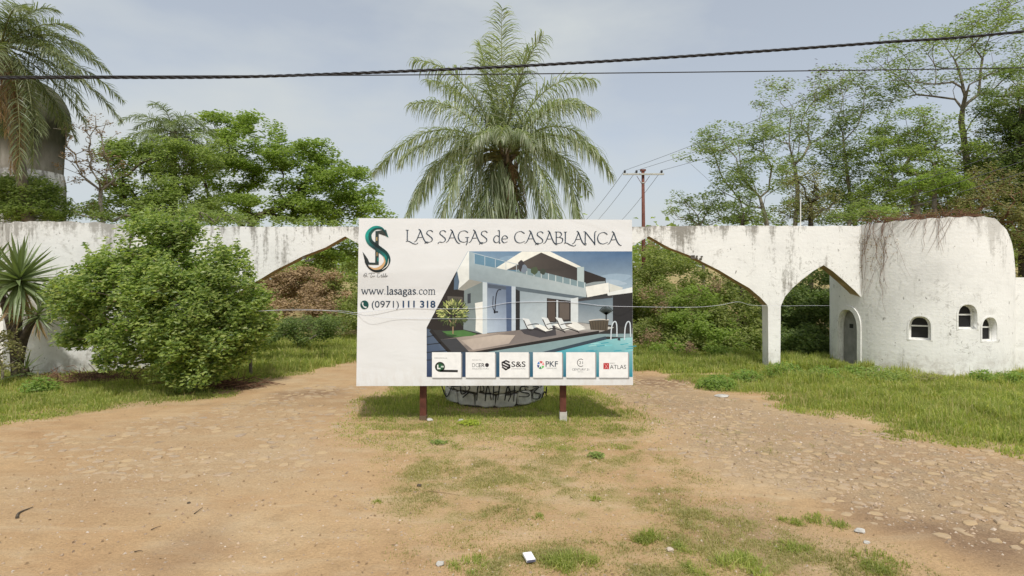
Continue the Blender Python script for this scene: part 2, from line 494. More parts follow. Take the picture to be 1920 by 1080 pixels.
def grassy(x, y):
    n1 = fbm(x * 0.9 + 3, y * 0.9 + 1, 4); n2 = fbm(x * 2.6, y * 2.6 + 9, 3); n3 = fbm(x * 6.5 + 3, y * 6.5, 3)
    w = (n1 - 0.5) * 1.3 + (n2 - 0.5) * 0.6
    a = sstep(-0.35, 0.75, sdist(GRASS_A, x, y) + w * 1.2) * (0.55 + 0.45 * sstep(0.3, 0.5, n2))
    front = 0.62 + 0.38 * sstep(9.6, 11.0, y)
    b = sstep(-0.5, 0.7, sdist(GRASS_B, x, y) + w) * front * sstep(0.2, 0.55, n2 + 0.12 + 0.3 * sstep(9.5, 11, y))
    c = sstep(-0.4, 1.2, sdist(GRASS_C, x, y) + w) * (0.24 + 0.56 * sstep(0.38, 0.66, n2 * 0.35 + n1 * 0.2 + n3 * 0.45))
    b = b * (1 - 0.8 * np.exp(-((x + 0.75) / 0.75) ** 2 - ((y - 10.95) / 0.28) ** 2)) * (0.7 + 0.3 * sstep(0.35, 0.6, n3))
    near = sstep(0.0, 0.5, sdist([(-0.6, 4.2), (-0.25, 5.15), (0.6, 5.35), (1.5, 5.1), (1.6, 3.6), (-0.4, 3.2)], x, y) + w * 0.8) * (0.35 + 0.65 * sstep(0.35, 0.6, n2))
    j = sstep(0.0, 1.0, sdist(COBBLE_R, x, y)) * sstep(0.5, 0.68, n3 * 0.6 + n2 * 0.4) * 0.35 * sstep(6.2, 8.0, y + 0.25 * (2.5 - x))
    return np.clip(np.maximum.reduce([a, b, c, near, j]), 0, 1)

def axis(lo, hi, fine, flo, fhi):
    mid = np.arange(flo, fhi + 1e-6, fine)
    def grow(start, end):
        v = []; s = fine; p = start; sg = 1 if end > start else -1
        while (p - end) * sg < 0:
            s *= 1.12; p += sg * min(s, 12); v.append(p)
        return v
    return np.array(sorted(grow(flo, lo)) + list(mid) + grow(fhi, hi))

gx = axis(-300, 300, 0.11, -11, 13)
gy = axis(-60, 320, 0.11, 3.6, 19)
GX, GY = np.meshgrid(gx, gy)
GZ = terrain(GX, GY)
gr = grassy(GX.ravel(), GY.ravel())
cob = np.maximum(sstep(-0.3, 0.7, sdist(COBBLE_R, GX.ravel(), GY.ravel()) + (fbm(GX.ravel(), GY.ravel(), 3) - .5)),
                 0.45 * sstep(-0.3, 0.9, sdist(COBBLE_L, GX.ravel(), GY.ravel()) + 1.2 * (fbm(GX.ravel(), GY.ravel(), 3) - .5)))

def patch_mask(pix, soft):
    p = [G(*q) for q in pix]
    return sstep(-soft, soft, sdist(p, GX.ravel(), GY.ravel()) + soft * 1.6 * (fbm(GX.ravel() * 1.7 + 9, GY.ravel() * 1.7, 4) - .5))
cob = np.maximum(cob, 0.5 * patch_mask([(10, 900), (300, 835), (610, 800), (670, 860), (430, 925), (90, 985)], 0.8))
brown = np.clip(patch_mask([(1560, 935), (1700, 965), (1920, 1010), (2000, 1060), (1900, 1075), (1720, 1010), (1600, 975)], 0.35)
                + patch_mask([(1195, 706), (1290, 706), (1335, 722), (1250, 728), (1190, 720)], 0.5)
                + patch_mask([(510, 735), (640, 730), (650, 742), (520, 748)], 0.4)
                + 0.7 * patch_mask([(1230, 930), (1420, 950), (1560, 1020), (1500, 1075), (1330, 1010)], 0.4)
                + 0.5 * patch_mask([(330, 990), (420, 985), (440, 1030), (300, 1078), (220, 1060)], 0.3), 0, 1)

def ground_mat():
    m, n, l, b = nmat('earth_and_grass')
    ag = n.new('ShaderNodeAttribute'); ag.attribute_name = 'grass'
    ac = n.new('ShaderNodeAttribute'); ac.attribute_name = 'cobble'
    f0 = noise_node(n, l, 0.45, 6, 0.6)
    f1 = noise_node(n, l, 3.0, 7, 0.65)
    f2 = noise_node(n, l, 34.0, 6, 0.7)
    f3 = noise_node(n, l, 1.0, 5, 0.6, sc3=(0.5, 1.6, 1))
    dirt = ramp(n, l, f0, [(0.28, (0.36, 0.225, 0.118)), (0.5, (0.415, 0.278, 0.15)), (0.72, (0.46, 0.34, 0.205))])
    dirt = mix(n, l, 0.6, dirt, ramp(n, l, f1, [(0.25, 0.72), (0.5, 1.0), (0.8, 1.15)]), 'MULTIPLY')
    dirt = mix(n, l, 0.55, dirt, ramp(n, l, f2, [(0.3, 0.62), (0.5, 1.0), (0.72, 1.3)]), 'MULTIPLY')
    dirt = mix(n, l, ramp(n, l, f3, [(0.5, 0.0), (0.75, 0.5)]), dirt, (0.36, 0.21, 0.105))
    rut = noise_node(n, l, 1.0, 5, 0.6, sc3=(0.9, 3.2, 1), dist=0.4)
    dirt = mix(n, l, ramp(n, l, rut, [(0.5, 0.0), (0.72, 0.45)]), dirt, (0.50, 0.40, 0.265))
    grav = ramp(n, l, f2, [(0.3, (0.16, 0.115, 0.072)), (0.5, (0.29, 0.215, 0.135)), (0.7, (0.41, 0.325, 0.225))])
    gm = math_n(n, l, 'MULTIPLY', ac.outputs['Fac'], ramp(n, l, f1, [(0.35, 0.25), (0.65, 0.95)]))
    c = mix(n, l, gm, dirt, grav)
    # darker specks: bits of leaf and grit
    sp = noise_node(n, l, 60.0, 2, 0.5)
    c = mix(n, l, ramp(n, l, sp, [(0.74, 0.0), (0.80, 0.5)]), c, (0.10, 0.07, 0.045))
    ad = n.new('ShaderNodeAttribute'); ad.attribute_name = 'brown'
    c = mix(n, l, math_n(n, l, 'MULTIPLY', ad.outputs['Fac'], ramp(n, l, f1, [(0.3, 0.35), (0.6, 0.95)])), c, mix(n, l, 0.6, (0.21, 0.135, 0.082), ramp(n, l, f2, [(0.3, 0.6), (0.7, 1.4)]), 'MULTIPLY'))
    grc = ramp(n, l, f1, [(0.3, (0.19, 0.19, 0.065)), (0.55, (0.25, 0.225, 0.09)), (0.75, (0.35, 0.265, 0.135))])
    gg = math_n(n, l, 'ADD', ag.outputs['Fac'], math_n(n, l, 'MULTIPLY', math_n(n, l, 'SUBTRACT', f2, 0.5), 0.9))
    gg = math_n(n, l, 'ADD', gg, math_n(n, l, 'MULTIPLY', math_n(n, l, 'SUBTRACT', f1, 0.5), 0.7))
    c = mix(n, l, ramp(n, l, gg, [(0.25, 0.0), (1.1, 0.8)]), c, grc)
    l.new(c, b.inputs['Base Color'])
    b.inputs['Roughness'].default_value = 0.95
    b.inputs['Specular IOR Level'].default_value = 0.1
    h = math_n(n, l, 'ADD', math_n(n, l, 'MULTIPLY', f1, 1.6), f2)
    bump(n, l, b, h, 0.6, 0.035)
    return m
M['ground'] = ground_mat()

ny, nx = GX.shape
idx = np.arange(nx * ny).reshape(ny, nx)
quads = np.stack([idx[:-1, :-1], idx[:-1, 1:], idx[1:, 1:], idx[1:, :-1]], -1).reshape(-1, 4)
VG = np.stack([GX.ravel(), GY.ravel(), GZ.ravel()], -1)
cx = VG[quads, 0].mean(1); cy = VG[quads, 1].mean(1)
in_r = sdist(COBBLE_R, cx, cy) > 0
in_l = (sdist(TRACK_L, cx, cy) > 0) & ~in_r

def ground_piece(name, sel, label, cat):
    q = quads[sel]
    u, inv = np.unique(q, return_inverse=True)
    me = mesh_np(name, VG[u], [inv.reshape(-1, 4)])
    for an, arr in (('grass', gr), ('cobble', cob), ('brown', brown)):
        a = me.attributes.new(an, 'FLOAT', 'POINT')
        a.data.foreach_set('value', arr[u].astype(np.float32))
    o = link(name, me, M['ground'], smooth=True)
    return tag(o, label, cat, kind='structure')
ground = ground_piece('ground', ~(in_r | in_l), 'sandy ground with patchy grass between the two tracks and on the verges', 'ground')
track_l = ground_piece('dirt_track', in_l, 'orange dirt track sweeping in from the left towards the left arch', 'track')
track_r = ground_piece('cobbled_track', in_r, 'worn stony track running from the lower right to the right arch', 'track')

# stones of the two tracks: irregular flat cobbles bedded in the dirt
def stone_mesh(rx, ry, h, rot, seed):
    rg = np.random.default_rng(seed)
    k = rg.integers(6, 9)
    th = np.sort(np.linspace(0, 2 * math.pi, k, endpoint=False) + rg.uniform(-0.28, 0.28, k))
    rr = rg.uniform(0.8, 1.12, k)
    ring = np.stack([np.cos(th) * rr * rx, np.sin(th) * rr * ry], -1)
    ca, sa = math.cos(rot), math.sin(rot)
    ring = ring @ np.array([[ca, sa], [-sa, ca]])
    tz = h * rg.uniform(0.8, 1.05, k) + (ring @ rg.normal(0, 0.055, 2))
    V = np.vstack([np.c_[ring, np.full(k, -0.03)], np.c_[ring * 0.97, tz * 0.5], np.c_[ring * 0.84, tz], [[0, 0, h * 1.08]]])
    i = np.arange(k); j = (i + 1) % k
    q = np.vstack([np.stack([i, j, j + k, i + k], -1), np.stack([i + k, j + k, j + 2 * k, i + 2 * k], -1)])
    t = np.stack([i + 2 * k, j + 2 * k, np.full(k, 3 * k)], -1)
    return V, q, t

def cobble_mat():
    m, n, l, b = nmat('track_cobble')
    oi = n.new('ShaderNodeNewGeometry')
    c = ramp(n, l, oi.outputs['Random Per Island'], [(0, (0.28, 0.205, 0.135)), (0.35, (0.335, 0.25, 0.17)), (0.7, (0.385, 0.29, 0.20)), (1, (0.31, 0.245, 0.19))])
    f = noise_node(n, l, 14, 6, 0.7)
    c = mix(n, l, 0.7, c, ramp(n, l, f, [(0.3, 0.65), (0.7, 1.2)]), 'MULTIPLY')
    f2 = noise_node(n, l, 3, 5, 0.6)
    c = mix(n, l, ramp(n, l, f2, [(0.38, 0.0), (0.6, 0.85)]), c, (0.41, 0.295, 0.165))
    l.new(c, b.inputs['Base Color'])
    b.inputs['Roughness'].default_value = 0.92
    b.inputs['Specular IOR Level'].default_value = 0.12
    bump(n, l, b, f, 0.4, 0.02)
    return m
M['cobble'] = cobble_mat()

def cobbles(poly, parent, step, hmax, keep, nparts, stuff_name, seed):
    rg = np.random.default_rng(seed)
    pts = []
    p = np.asarray(poly)
    y = p[:, 1].min(); row = 0
    while y < p[:, 1].max():
        for x in np.arange(p[:, 0].min() + (row % 2) * step * 0.5, p[:, 0].max(), step):
            pts.append((x + rg.normal(0, step * 0.16), y + rg.normal(0, step * 0.16)))
        y += step * 0.86; row += 1
    pts = np.array(pts)
    d = sdist(poly, pts[:, 0], pts[:, 1])
    nz_ = fbm(pts[:, 0] * 0.8 + 31, pts[:, 1] * 0.8, 3)
    ok = (d > 0.05 - 0.25 * rg.random(len(pts))) & (nz_ + rg.normal(0, 0.1, len(pts)) + 0.16 * (pts[:, 1] < 6.6) < keep) & (pts[:, 1] > 4.3) & (np.abs(pts[:, 0]) < pts[:, 1] * 1.0)
    pts = pts[ok]
    pts = pts[np.argsort(pts[:, 1])]
    zz = terrain(pts[:, 0], pts[:, 1])
    rest = MB()
    for i, (x, y) in enumerate(pts):
        h = hmax * (rg.random() ** 1.4 * 1.3 - 0.12)
        kk = rg.uniform(0.7, 1.25)
        V, q, t = stone_mesh(step * kk * rg.uniform(0.38, 0.58), step * kk * rg.uniform(0.28, 0.44), h, rg.uniform(-0.6, 0.6), int(rg.integers(1e9)))
        V = V + np.array([x, y, zz[i] - 0.004])
        if i < nparts:
            mb = MB(); mb.add(V, q, t)
            mb.build('stone', M['cobble'], parent, smooth=False)
        else:
            rest.add(V, q, t)
    if rest.n:
        tag(rest.build(stuff_name, M['cobble'], parent), kind='stuff')
    return len(pts)
cobbles(COBBLE_R, track_r, 0.16, 0.019, 0.60, 290, 'cobbles', 3)
cobbles(COBBLE_L, track_l, 0.22, 0.017, 0.55, 120, 'cobbles', 4)

# bits of dead leaf
# loose grit and pebbles on the earth
def pebbles(name, n, poly, smin, smax, mat, label, seed, parent=None):
    rg = np.random.default_rng(seed)
    p = np.asarray(poly)
    mb = MB()
    k = 0
    xy = np.stack([rg.uniform(p[:, 0].min(), p[:, 0].max(), n * 3), rg.uniform(p[:, 1].min(), p[:, 1].max(), n * 3)], -1)
    xy = xy[sdist(poly, xy[:, 0], xy[:, 1]) > 0][:n]
    zz = terrain(xy[:, 0], xy[:, 1])
    for (x, y), z in zip(xy, zz):
        s = rg.uniform(smin, smax) * (rg.random() ** 2 * 1.5 + 0.5)
        V = np.array([[1,0,0],[0,1,0],[-1,0,0],[0,-1,0],[0,0,1.0]]) * (s, s * rg.uniform(.6, 1), s * rg.uniform(.4, .8)) + rg.normal(0, s * .15, (5, 3))
        a = rg.uniform(0, 6.28); ca, sa = math.cos(a), math.sin(a)
        V = V @ np.array([[ca, sa, 0], [-sa, ca, 0], [0, 0, 1]]) + (x, y, z - 0.001)
        mb.add(V, tris=[[0,1,4],[1,2,4],[2,3,4],[3,0,4]])
    o = mb.build(name, mat)
    return tag(o, label, 'gravel', kind='stuff')
M['pebble'] = leaf_mat('pebble', [(0.30, 0.21, 0.14), (0.42, 0.32, 0.23), (0.22, 0.16, 0.11), (0.5, 0.42, 0.34)], 0.0, 0.9, 0.1)
pebbles('gravel', 2600, [(-6, 4), (-6.5, 8), (-3, 9), (-1, 5.5), (0.5, 4.2), (-4, 4)], 0.006, 0.014, M['pebble'], 'fine grit scattered over the orange dirt track', 21)
pebbles('gravel', 4500, [(2.4, 8.6), (4.3, 5.0), (8.5, 4.2), (7.3, 7.4), (5.5, 10.5), (3.0, 12.5), (2.5, 10)], 0.008, 0.02, M['pebble'], 'loose grit lying between the stones of the cobbled track', 22)
pebbles('gravel', 1800, [(-2.5, 9), (-1, 5.6), (0.5, 4.2), (4.2, 4.2), (3.0, 6.8), (2.5, 9)], 0.006, 0.016, M['pebble'], 'grit and pebbles in the patchy grass before the billboard', 23)

# ------------------------------------------------------------------ gateway wall with arches
WY, WT = 16.0, 0.38
def wall_outline():
    rel_r = [(0, 0), (37, 21), (79, 37), (104, 50), (132, 64), (160, 81), (188, 97), (209, 115), (222, 129)]
    small_l = [(0, 0), (-19, 10), (-40, 26), (-58, 42), (-72, 58), (-81, 74)]
    top, pts = 425, []
    base = 540 + HCAM / WY * F + 6
    # along the top, left to right, slightly uneven
    for x in np.arange(243, 1612, 14):
        pts.append((x, 425 - 1.5 * (x > 1210) + random.uniform(-0.7, 0.7)))
    pts.append((1626, 423)); pts.append((1627, 572))
    # small right arch, apex (1544,498)
    pts += [(1616, 559), (1603, 545), (1582, 526), (1561, 508), (1544, 497)]
    pts += [(1525, 508), (1504, 524), (1486, 540), (1472, 556), (1464, 574)]
    pts += [(1463, base), (1441, base), (1440, 577)]
    ap = (1217, 443)
    pts += [(ap[0] + a, ap[1] + b) for a, b in rel_r[::-1]]
    pts += [(ap[0] - a, ap[1] + b) for a, b in rel_r[1:]]
    pts += [(994, 577), (993, base), (971, base), (971, 574), (964, 545), (950, 520), (931, 500), (912, 520), (898, 545), (892, 574), (892, base), (870, base), (869, 577)]
    ap = (647, 443)
    pts += [(ap[0] + a, ap[1] + b) for a, b in rel_r[::-1]]
    pts += [(ap[0] - a, ap[1] + b) for a, b in rel_r[1:]]
    pts += [(424, 577), (424, base), (401, base), (401, 574)]
    pts += [(324 + a * -0.95, 498 + b) for a, b in small_l[::-1]][0:-1]
    pts += [(324, 497), (305, 508), (284, 526), (262, 545), (243, 566)]
    return pts
def build_gateway():
    root = thing('arched_wall', 'long white rendered gateway wall with pointed arches spanning both tracks', 'wall', (0, WY, 0))
    pts = [P(x, y, WY) for x, y in wall_outline()]
    bm = bmesh.new()
    from mathutils.geometry import delaunay_2d_cdt
    n_ = len(pts)
    v2, _, f2, _, _, _ = delaunay_2d_cdt([Vector((p[0], p[2])) for p in pts], [(i, (i + 1) % n_) for i in range(n_)], [], 1, 1e-5)
    vs = [bm.verts.new((v.x, WY, v.y)) for v in v2]
    for f in f2:
        bm.faces.new([vs[i] for i in f])
    r = bmesh.ops.extrude_face_region(bm, geom=list(bm.faces))
    for v in [g for g in r['geom'] if isinstance(g, bmesh.types.BMVert)]:
        v.co.y += WT
    bmesh.ops.recalc_face_normals(bm, faces=bm.faces)
    for f_ in bm.faces:
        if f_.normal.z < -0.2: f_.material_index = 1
    me = bpy.data.meshes.new('wall'); bm.to_mesh(me); bm.free()
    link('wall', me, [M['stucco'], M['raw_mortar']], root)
    # crust of old mortar caught on the arch edges
    for (x, y) in ((1303, 482), (575, 484)):
        mb = MB()
        for k in range(9):
            c = P(x + random.uniform(-14, 14), y + random.uniform(-2, 5), WY - 0.02)
            mb.box(c, (random.uniform(.04, .12), .06, random.uniform(.03, .06)), random.uniform(-.3, .3))
        mb.build('mortar_crust', M['mortar'], root)
    return root
gateway = build_gateway()

# ------------------------------------------------------------------ round walls
TC, TR = (12.65, 16.75), 2.3
def arc_shell(c, r, t, ztop, seg=120):
    a = np.linspace(-math.pi, math.pi, seg, endpoint=False)
    zt = np.array([ztop(math.degrees(k)) for k in a])
    nrm = np.stack([np.sin(a), -np.cos(a)], -1)
    rows = []
    for rad, zf in ((r, lambda k: -0.15 + (zt + 0.15) * k), (r - t, lambda k: -0.15 + (zt + 0.15) * k)):
        for k in np.linspace(0, 1, 9):
            rows.append(np.c_[c[0] + rad * nrm[:, 0], c[1] + rad * nrm[:, 1], zf(k)])
    V = np.concatenate(rows)
    q = []
    j = np.arange(seg); j2 = (j + 1) % seg
    for k in range(8):
        q.append(np.stack([k * seg + j, k * seg + j2, (k + 1) * seg + j2, (k + 1) * seg + j], -1))
        o = 9 * seg
        q.append(np.stack([o + (k + 1) * seg + j, o + (k + 1) * seg + j2, o + k * seg + j2, o + k * seg + j], -1))
    q.append(np.stack([8 * seg + j, 8 * seg + j2, 17 * seg + j2, 17 * seg + j], -1))
    q.append(np.stack([9 * seg + j, 9 * seg + j2, j2, j], -1))
    return V, np.concatenate(q)

def pt_on_tower(px):
    s = (px - 960) / F
    A = 1 + s * s; B = -2 * (s * TC[0] + TC[1]); C = TC[0] ** 2 + TC[1] ** 2 - TR ** 2
    Y = (-B - math.sqrt(max(B * B - 4 * A * C, 0))) / (2 * A)
    X = s * Y
    return X, Y, math.degrees(math.atan2((X - TC[0]) / TR, -(Y - TC[1]) / TR))

def pointed(w, h, spring=0.5, n=6):
    """outline of a pointed opening, u centred, v from 0"""
    pts = [(-w / 2, 0), (w / 2, 0)]
    sp = h * spring
    for k in range(n + 1):
        t = k / n
        pts.append((w / 2 * math.cos(t * math.pi / 2) ** 0.8 if t < 1 else 0, sp + (h - sp) * math.sin(t * math.pi / 2) ** 0.95))
    for k in range(n - 1, -1, -1):
        t = k / n
        pts.append((-w / 2 * math.cos(t * math.pi / 2) ** 0.8, sp + (h - sp) * math.sin(t * math.pi / 2) ** 0.95))
    return pts

def prism(outline, origin, a_deg, d0, d1, z0):
    """outline (u,v) extruded along the outward direction from d0 to d1"""
    a = R(a_deg)
    nv = np.array([math.sin(a), -math.cos(a), 0]); uv = np.array([math.cos(a), math.sin(a), 0])
    o = np.array([origin[0], origin[1], z0])
    k = len(outline)
    L = np.array([o + uv * u + np.array([0, 0, v]) + nv * d0 for u, v in outline])
    H = np.array([o + uv * u + np.array([0, 0, v]) + nv * d1 for u, v in outline])
    i = np.arange(k); j = (i + 1) % k
    return np.vstack([L, H]), np.stack([i, j, j + k, i + k], -1), [list(range(k))[::-1], list(range(k, 2 * k))]

def tower_top(d):
    prof = [(-180, 2.8), (-150, 2.8), (-128, 4.36), (-70, 4.38), (-20, 4.43), (8, 4.43), (12, 4.38), (18, 4.25), (24, 4.08), (30, 3.86), (36, 3.52), (41, 3.15), (44, 2.9), (46.5, 2.8), (180, 2.8)]
    z = float(np.interp(d, [p[0] for p in prof], [p[1] for p in prof]))
    return z + 0.018 * math.sin(d * 0.61) * (d > -128)

def build_gatehouse():
    root = thing('gatehouse', 'white round gatehouse with three small pointed windows beside the right arch', 'gatehouse', (TC[0], TC[1], 0))
    V, q = arc_shell(TC, TR, 0.28, tower_top)
    me = mesh_np('wall', V, [q])
    w = link('wall', me, M['stucco_clean'], root)
    bm = bmesh.new(); bm.from_mesh(me); bmesh.ops.recalc_face_normals(bm, faces=bm.faces); bm.to_mesh(me); bm.free()
    specs = []
    for px, yb, yt, wd in ((1725, 637, 593, 0.48), (1815, 617, 571, 0.46), (1856, 640, 595, 0.46)):
        X, Y, a = pt_on_tower(px)
        specs.append((X, Y, a, HCAM - (yb - 540) / F * Y, (yb - yt) / F * Y, wd, 'window'))
    X, Y, a = pt_on_tower(1588)
    specs.append((X, Y, a, -0.05, 1.88, 0.80, 'door'))
    cm = MB()
    for X, Y, a, z0, h, wd, k in specs:
        v, qq, ng = prism(pointed(wd, h, 0.55 if k == 'window' else 0.68), (X, Y), a, -0.6, 0.4, z0)
        cm.add(v, qq, ngons=ng)
    cme = cm.mesh('cut')
    bm = bmesh.new(); bm.from_mesh(cme); bmesh.ops.recalc_face_normals(bm, faces=bm.faces); bm.to_mesh(cme); bm.free()
    co = bpy.data.objects.new('cut', cme); COL.objects.link(co)
    mod = w.modifiers.new('b', 'BOOLEAN'); mod.operation = 'DIFFERENCE'; mod.object = co; mod.solver = 'EXACT'
    bpy.context.view_layer.update()
    dg = bpy.context.evaluated_depsgraph_get()
    new = bpy.data.meshes.new_from_object(w.evaluated_get(dg))
    w.modifiers.clear(); w.data = new
    bpy.data.objects.remove(co)
    # flat concrete roof inside the parapet
    mb = MB(); mb.lathe((TC[0], TC[1], 2.55), [(0.001, 0), (TR - 0.29, 0), (TR - 0.29, 0.12), (0.001, 0.12)], 48)
    mb.build('roof', M['concrete'], root)
    mb = MB(); mb.lathe((TC[0], TC[1], -0.02), [(0.001, 0.03), (TR - 0.29, 0.03)], 48)
    mb.build('floor', M['concrete'], root)
    for X, Y, a, z0, h, wd, k in specs:
        ar = R(a); nv = np.array([math.sin(ar), -math.cos(ar), 0]); uv = np.array([math.cos(ar), math.sin(ar), 0])
        if k == 'window':
            sp = 0.55
            o_in = pointed(wd - 0.004, h - 0.004, sp); i_in = pointed(wd - 0.10, h - 0.09, sp)
            n = len(o_in)
            fr = MB()
            ring = []
            for d in (-0.20, -0.155):
                ring.append(np.array([np.array([X, Y, z0 + 0.002]) + uv * u + np.array([0, 0, v]) + nv * d for u, v in o_in]))
                ring.append(np.array([np.array([X, Y, z0 + 0.045]) + uv * u + np.array([0, 0, v]) + nv * d for u, v in i_in]))
            i = np.arange(n); j = (i + 1) % n
            fr.add(np.vstack(ring), np.vstack([np.stack([i + 2*n, j + 2*n, j + 3*n, i + 3*n], -1), np.stack([i, j, j + n, i + n], -1),
                                               np.stack([i + n, j + n, j + 3*n, i + 3*n], -1)]))
            wo = fr.build('window', M['frame'], root)
            tb = MB()
            tb.box(np.array([X, Y, z0 + h * 0.58]) + nv * -0.165, (wd - 0.11, 0.03, 0.04), ar)
            tb.build('transom', M['frame'], wo)
            v, qq, ng = prism(i_in, (X, Y), a, -0.192, -0.184, z0 + 0.045)
            pm = MB(); pm.add(v, qq, ngons=ng); pm.build('pane', M['dark'], wo)
            # proud plaster surround
            o2 = pointed(wd + 0.09, h + 0.06, sp); i2 = pointed(wd + 0.006, h + 0.003, sp)
            sm = MB(); ring = []
            for d in (-0.02, 0.010):
                ring.append(np.array([np.array([X, Y, z0 - 0.025]) + uv * u + np.array([0, 0, v]) + nv * (d - abs(u) ** 2 / (2 * TR)) for u, v in o2]))
                ring.append(np.array([np.array([X, Y, z0 - 0.003]) + uv * u + np.array([0, 0, v]) + nv * (d - abs(u) ** 2 / (2 * TR)) for u, v in i2]))
            sm.add(np.vstack(ring), np.vstack([np.stack([i + 2*n, j + 2*n, j + 3*n, i + 3*n], -1), np.stack([i, j, j + 2*n, i + 2*n], -1), np.stack([i + n, j + n, j + 3*n, i + 3*n], -1)]))
            sm.build('surround', M['stucco_clean'], wo)
        else:
            o_in = pointed(wd - 0.01, h - 0.01, 0.68)
            v, qq, ng = prism(o_in, (X, Y), a, -0.24, -0.20, z0)
            dm = MB(); dm.add(v, qq, ngons=ng)
            do = dm.build('door', M['door'], root)
            hm = MB(); hm.box(np.array([X, Y, 1.32]) + nv * -0.197 + uv * -0.06, (0.15, 0.012, 0.13), ar)
            hm.build('hatch', M['dark'], do)
            o2 = pointed(wd + 0.24, h + 0.13, 0.68); i2 = pointed(wd + 0.006, h + 0.003, 0.68); n = len(o2)
            sm = MB(); ring = []
            for d in (-0.10, 0.03):
                ring.append(np.array([np.array([X, Y, z0]) + uv * u + np.array([0, 0, v]) + nv * (d - abs(u) ** 2 / (2 * TR)) for u, v in o2]))
                ring.append(np.array([np.array([X, Y, z0]) + uv * u + np.array([0, 0, v]) + nv * (d - abs(u) ** 2 / (2 * TR)) for u, v in i2]))
            i = np.arange(n); j = (i + 1) % n
            sm.add(np.vstack(ring), np.vstack([np.stack([i + 2*n, j + 2*n, j + 3*n, i + 3*n], -1), np.stack([i, j, j + 2*n, i + 2*n], -1), np.stack([i + n, j + n, j + 3*n, i + 3*n], -1)]))
            sm.build('surround', M['stucco_clean'], do)
    return root
gatehouse = build_gatehouse()

# the low wall running on to the right
def low_wall(x0, x1, yw, label):
    mb = MB()
    xs = np.arange(x0, x1, 0.4)
    zt = 2.80 + RNG.normal(0, 0.008, len(xs))
    V = np.concatenate([np.c_[xs, np.full_like(xs, yw), np.full_like(xs, -0.2)], np.c_[xs, np.full_like(xs, yw), zt],
                        np.c_[xs, np.full_like(xs, yw + .25), zt], np.c_[xs, np.full_like(xs, yw + .25), np.full_like(xs, -0.2)]])
    n = len(xs); i = np.arange(n - 1)
    mb.add(V, np.vstack([np.stack([i + k * n, i + 1 + k * n, i + 1 + (k + 1) * n, i + (k + 1) * n], -1) for k in range(3)]), ngons=[[0, n, 2 * n, 3 * n], [4 * n - 1, 3 * n - 1, 2 * n - 1, n - 1]])
    tag(mb.build('boundary_wall', M['stucco_clean']), label, 'wall')
low_wall(14.25, 24, 15.25, 'lower white wall running on from the gatehouse at the picture edge')
low_wall(-34, -15.8, 18.4, 'lower white wall running on to the left of the grey-white round wall')

def left_round():
    c, r = (-13.35, 17.9), 2.7
    V, q = arc_shell(c, r, 0.28, lambda d: 4.40 + 0.016 * math.sin(d * 0.5) + 0.01 * math.sin(d * 1.7))
    o = link('round_wall', mesh_np('round_wall', V, [q]), M['stucco_left'])
    tag(o, 'grey-white round wall behind the yucca and the large bush', 'wall')
left_round()

def minaret():
    m, n, l, b = nmat('mossy_render')
    t = n.new('ShaderNodeTexCoord'); sx = n.new('ShaderNodeSeparateXYZ'); l.new(t.outputs['Object'], sx.inputs[0])
    f = noise_node(n, l, 1.5, 6, 0.65, sc3=(2, 2, 0.6))
    moss = ramp(n, l, f, [(0.3, (0.045, 0.05, 0.03)), (0.55, (0.085, 0.085, 0.055)), (0.75, (0.15, 0.14, 0.10))])
    wall = ramp(n, l, f, [(0.3, (0.17, 0.155, 0.13)), (0.55, (0.34, 0.32, 0.28)), (0.75, (0.5, 0.48, 0.44))])
    mr = n.new('ShaderNodeMapRange'); mr.inputs['From Min'].default_value = 7.6; mr.inputs['From Max'].default_value = 8.6
    l.new(math_n(n, l, 'ADD', sx.outputs['Z'], math_n(n, l, 'MULTIPLY', f, 0.9)), mr.inputs['Value'])
    l.new(mix(n, l, mr.outputs[0], wall, moss), b.inputs['Base Color'])
    b.inputs['Roughness'].default_value = 0.95
    b.inputs['Specular IOR Level'].default_value = 0.1
    bump(n, l, b, f, 0.5, 0.04)
    Y = 20.5; k = Y / F
    c = (P(60, 540, Y)[0], Y, 0)
    root = thing('domed_tower', 'tall mossy tower with a bulbous dome behind the left palm fronds', 'tower', c)
    zz = lambda py: HCAM - (py - 540) * k
    mb = MB()
    mb.lathe(c, [(45 * k, zz(330)), (46 * k, zz(322)), (49 * k, zz(249)), (53 * k, zz(240)), (58 * k, zz(229)), (57 * k, zz(212)), (54 * k, zz(198)), (48 * k, zz(184)), (39 * k, zz(170)), (25 * k, zz(158)), (10 * k, zz(151)), (0.01, zz(149))], 40)
    mb.build('dome', m, root, smooth=True)
    mb = MB()
    mb.lathe(c, [(50 * k, -0.2), (50 * k, zz(345)), (47 * k, zz(325)), (40 * k, zz(322))], 40)
    mb.build('shaft', M['stucco'], root, smooth=True)
minaret()

# ------------------------------------------------------------------ billboard
BY = 9.9
def B(px, py, lay=0):
    return np.array([(px - 960) / F * BY, BY - 0.001 - lay * 0.00015, HCAM - (py - 540) / F * BY])

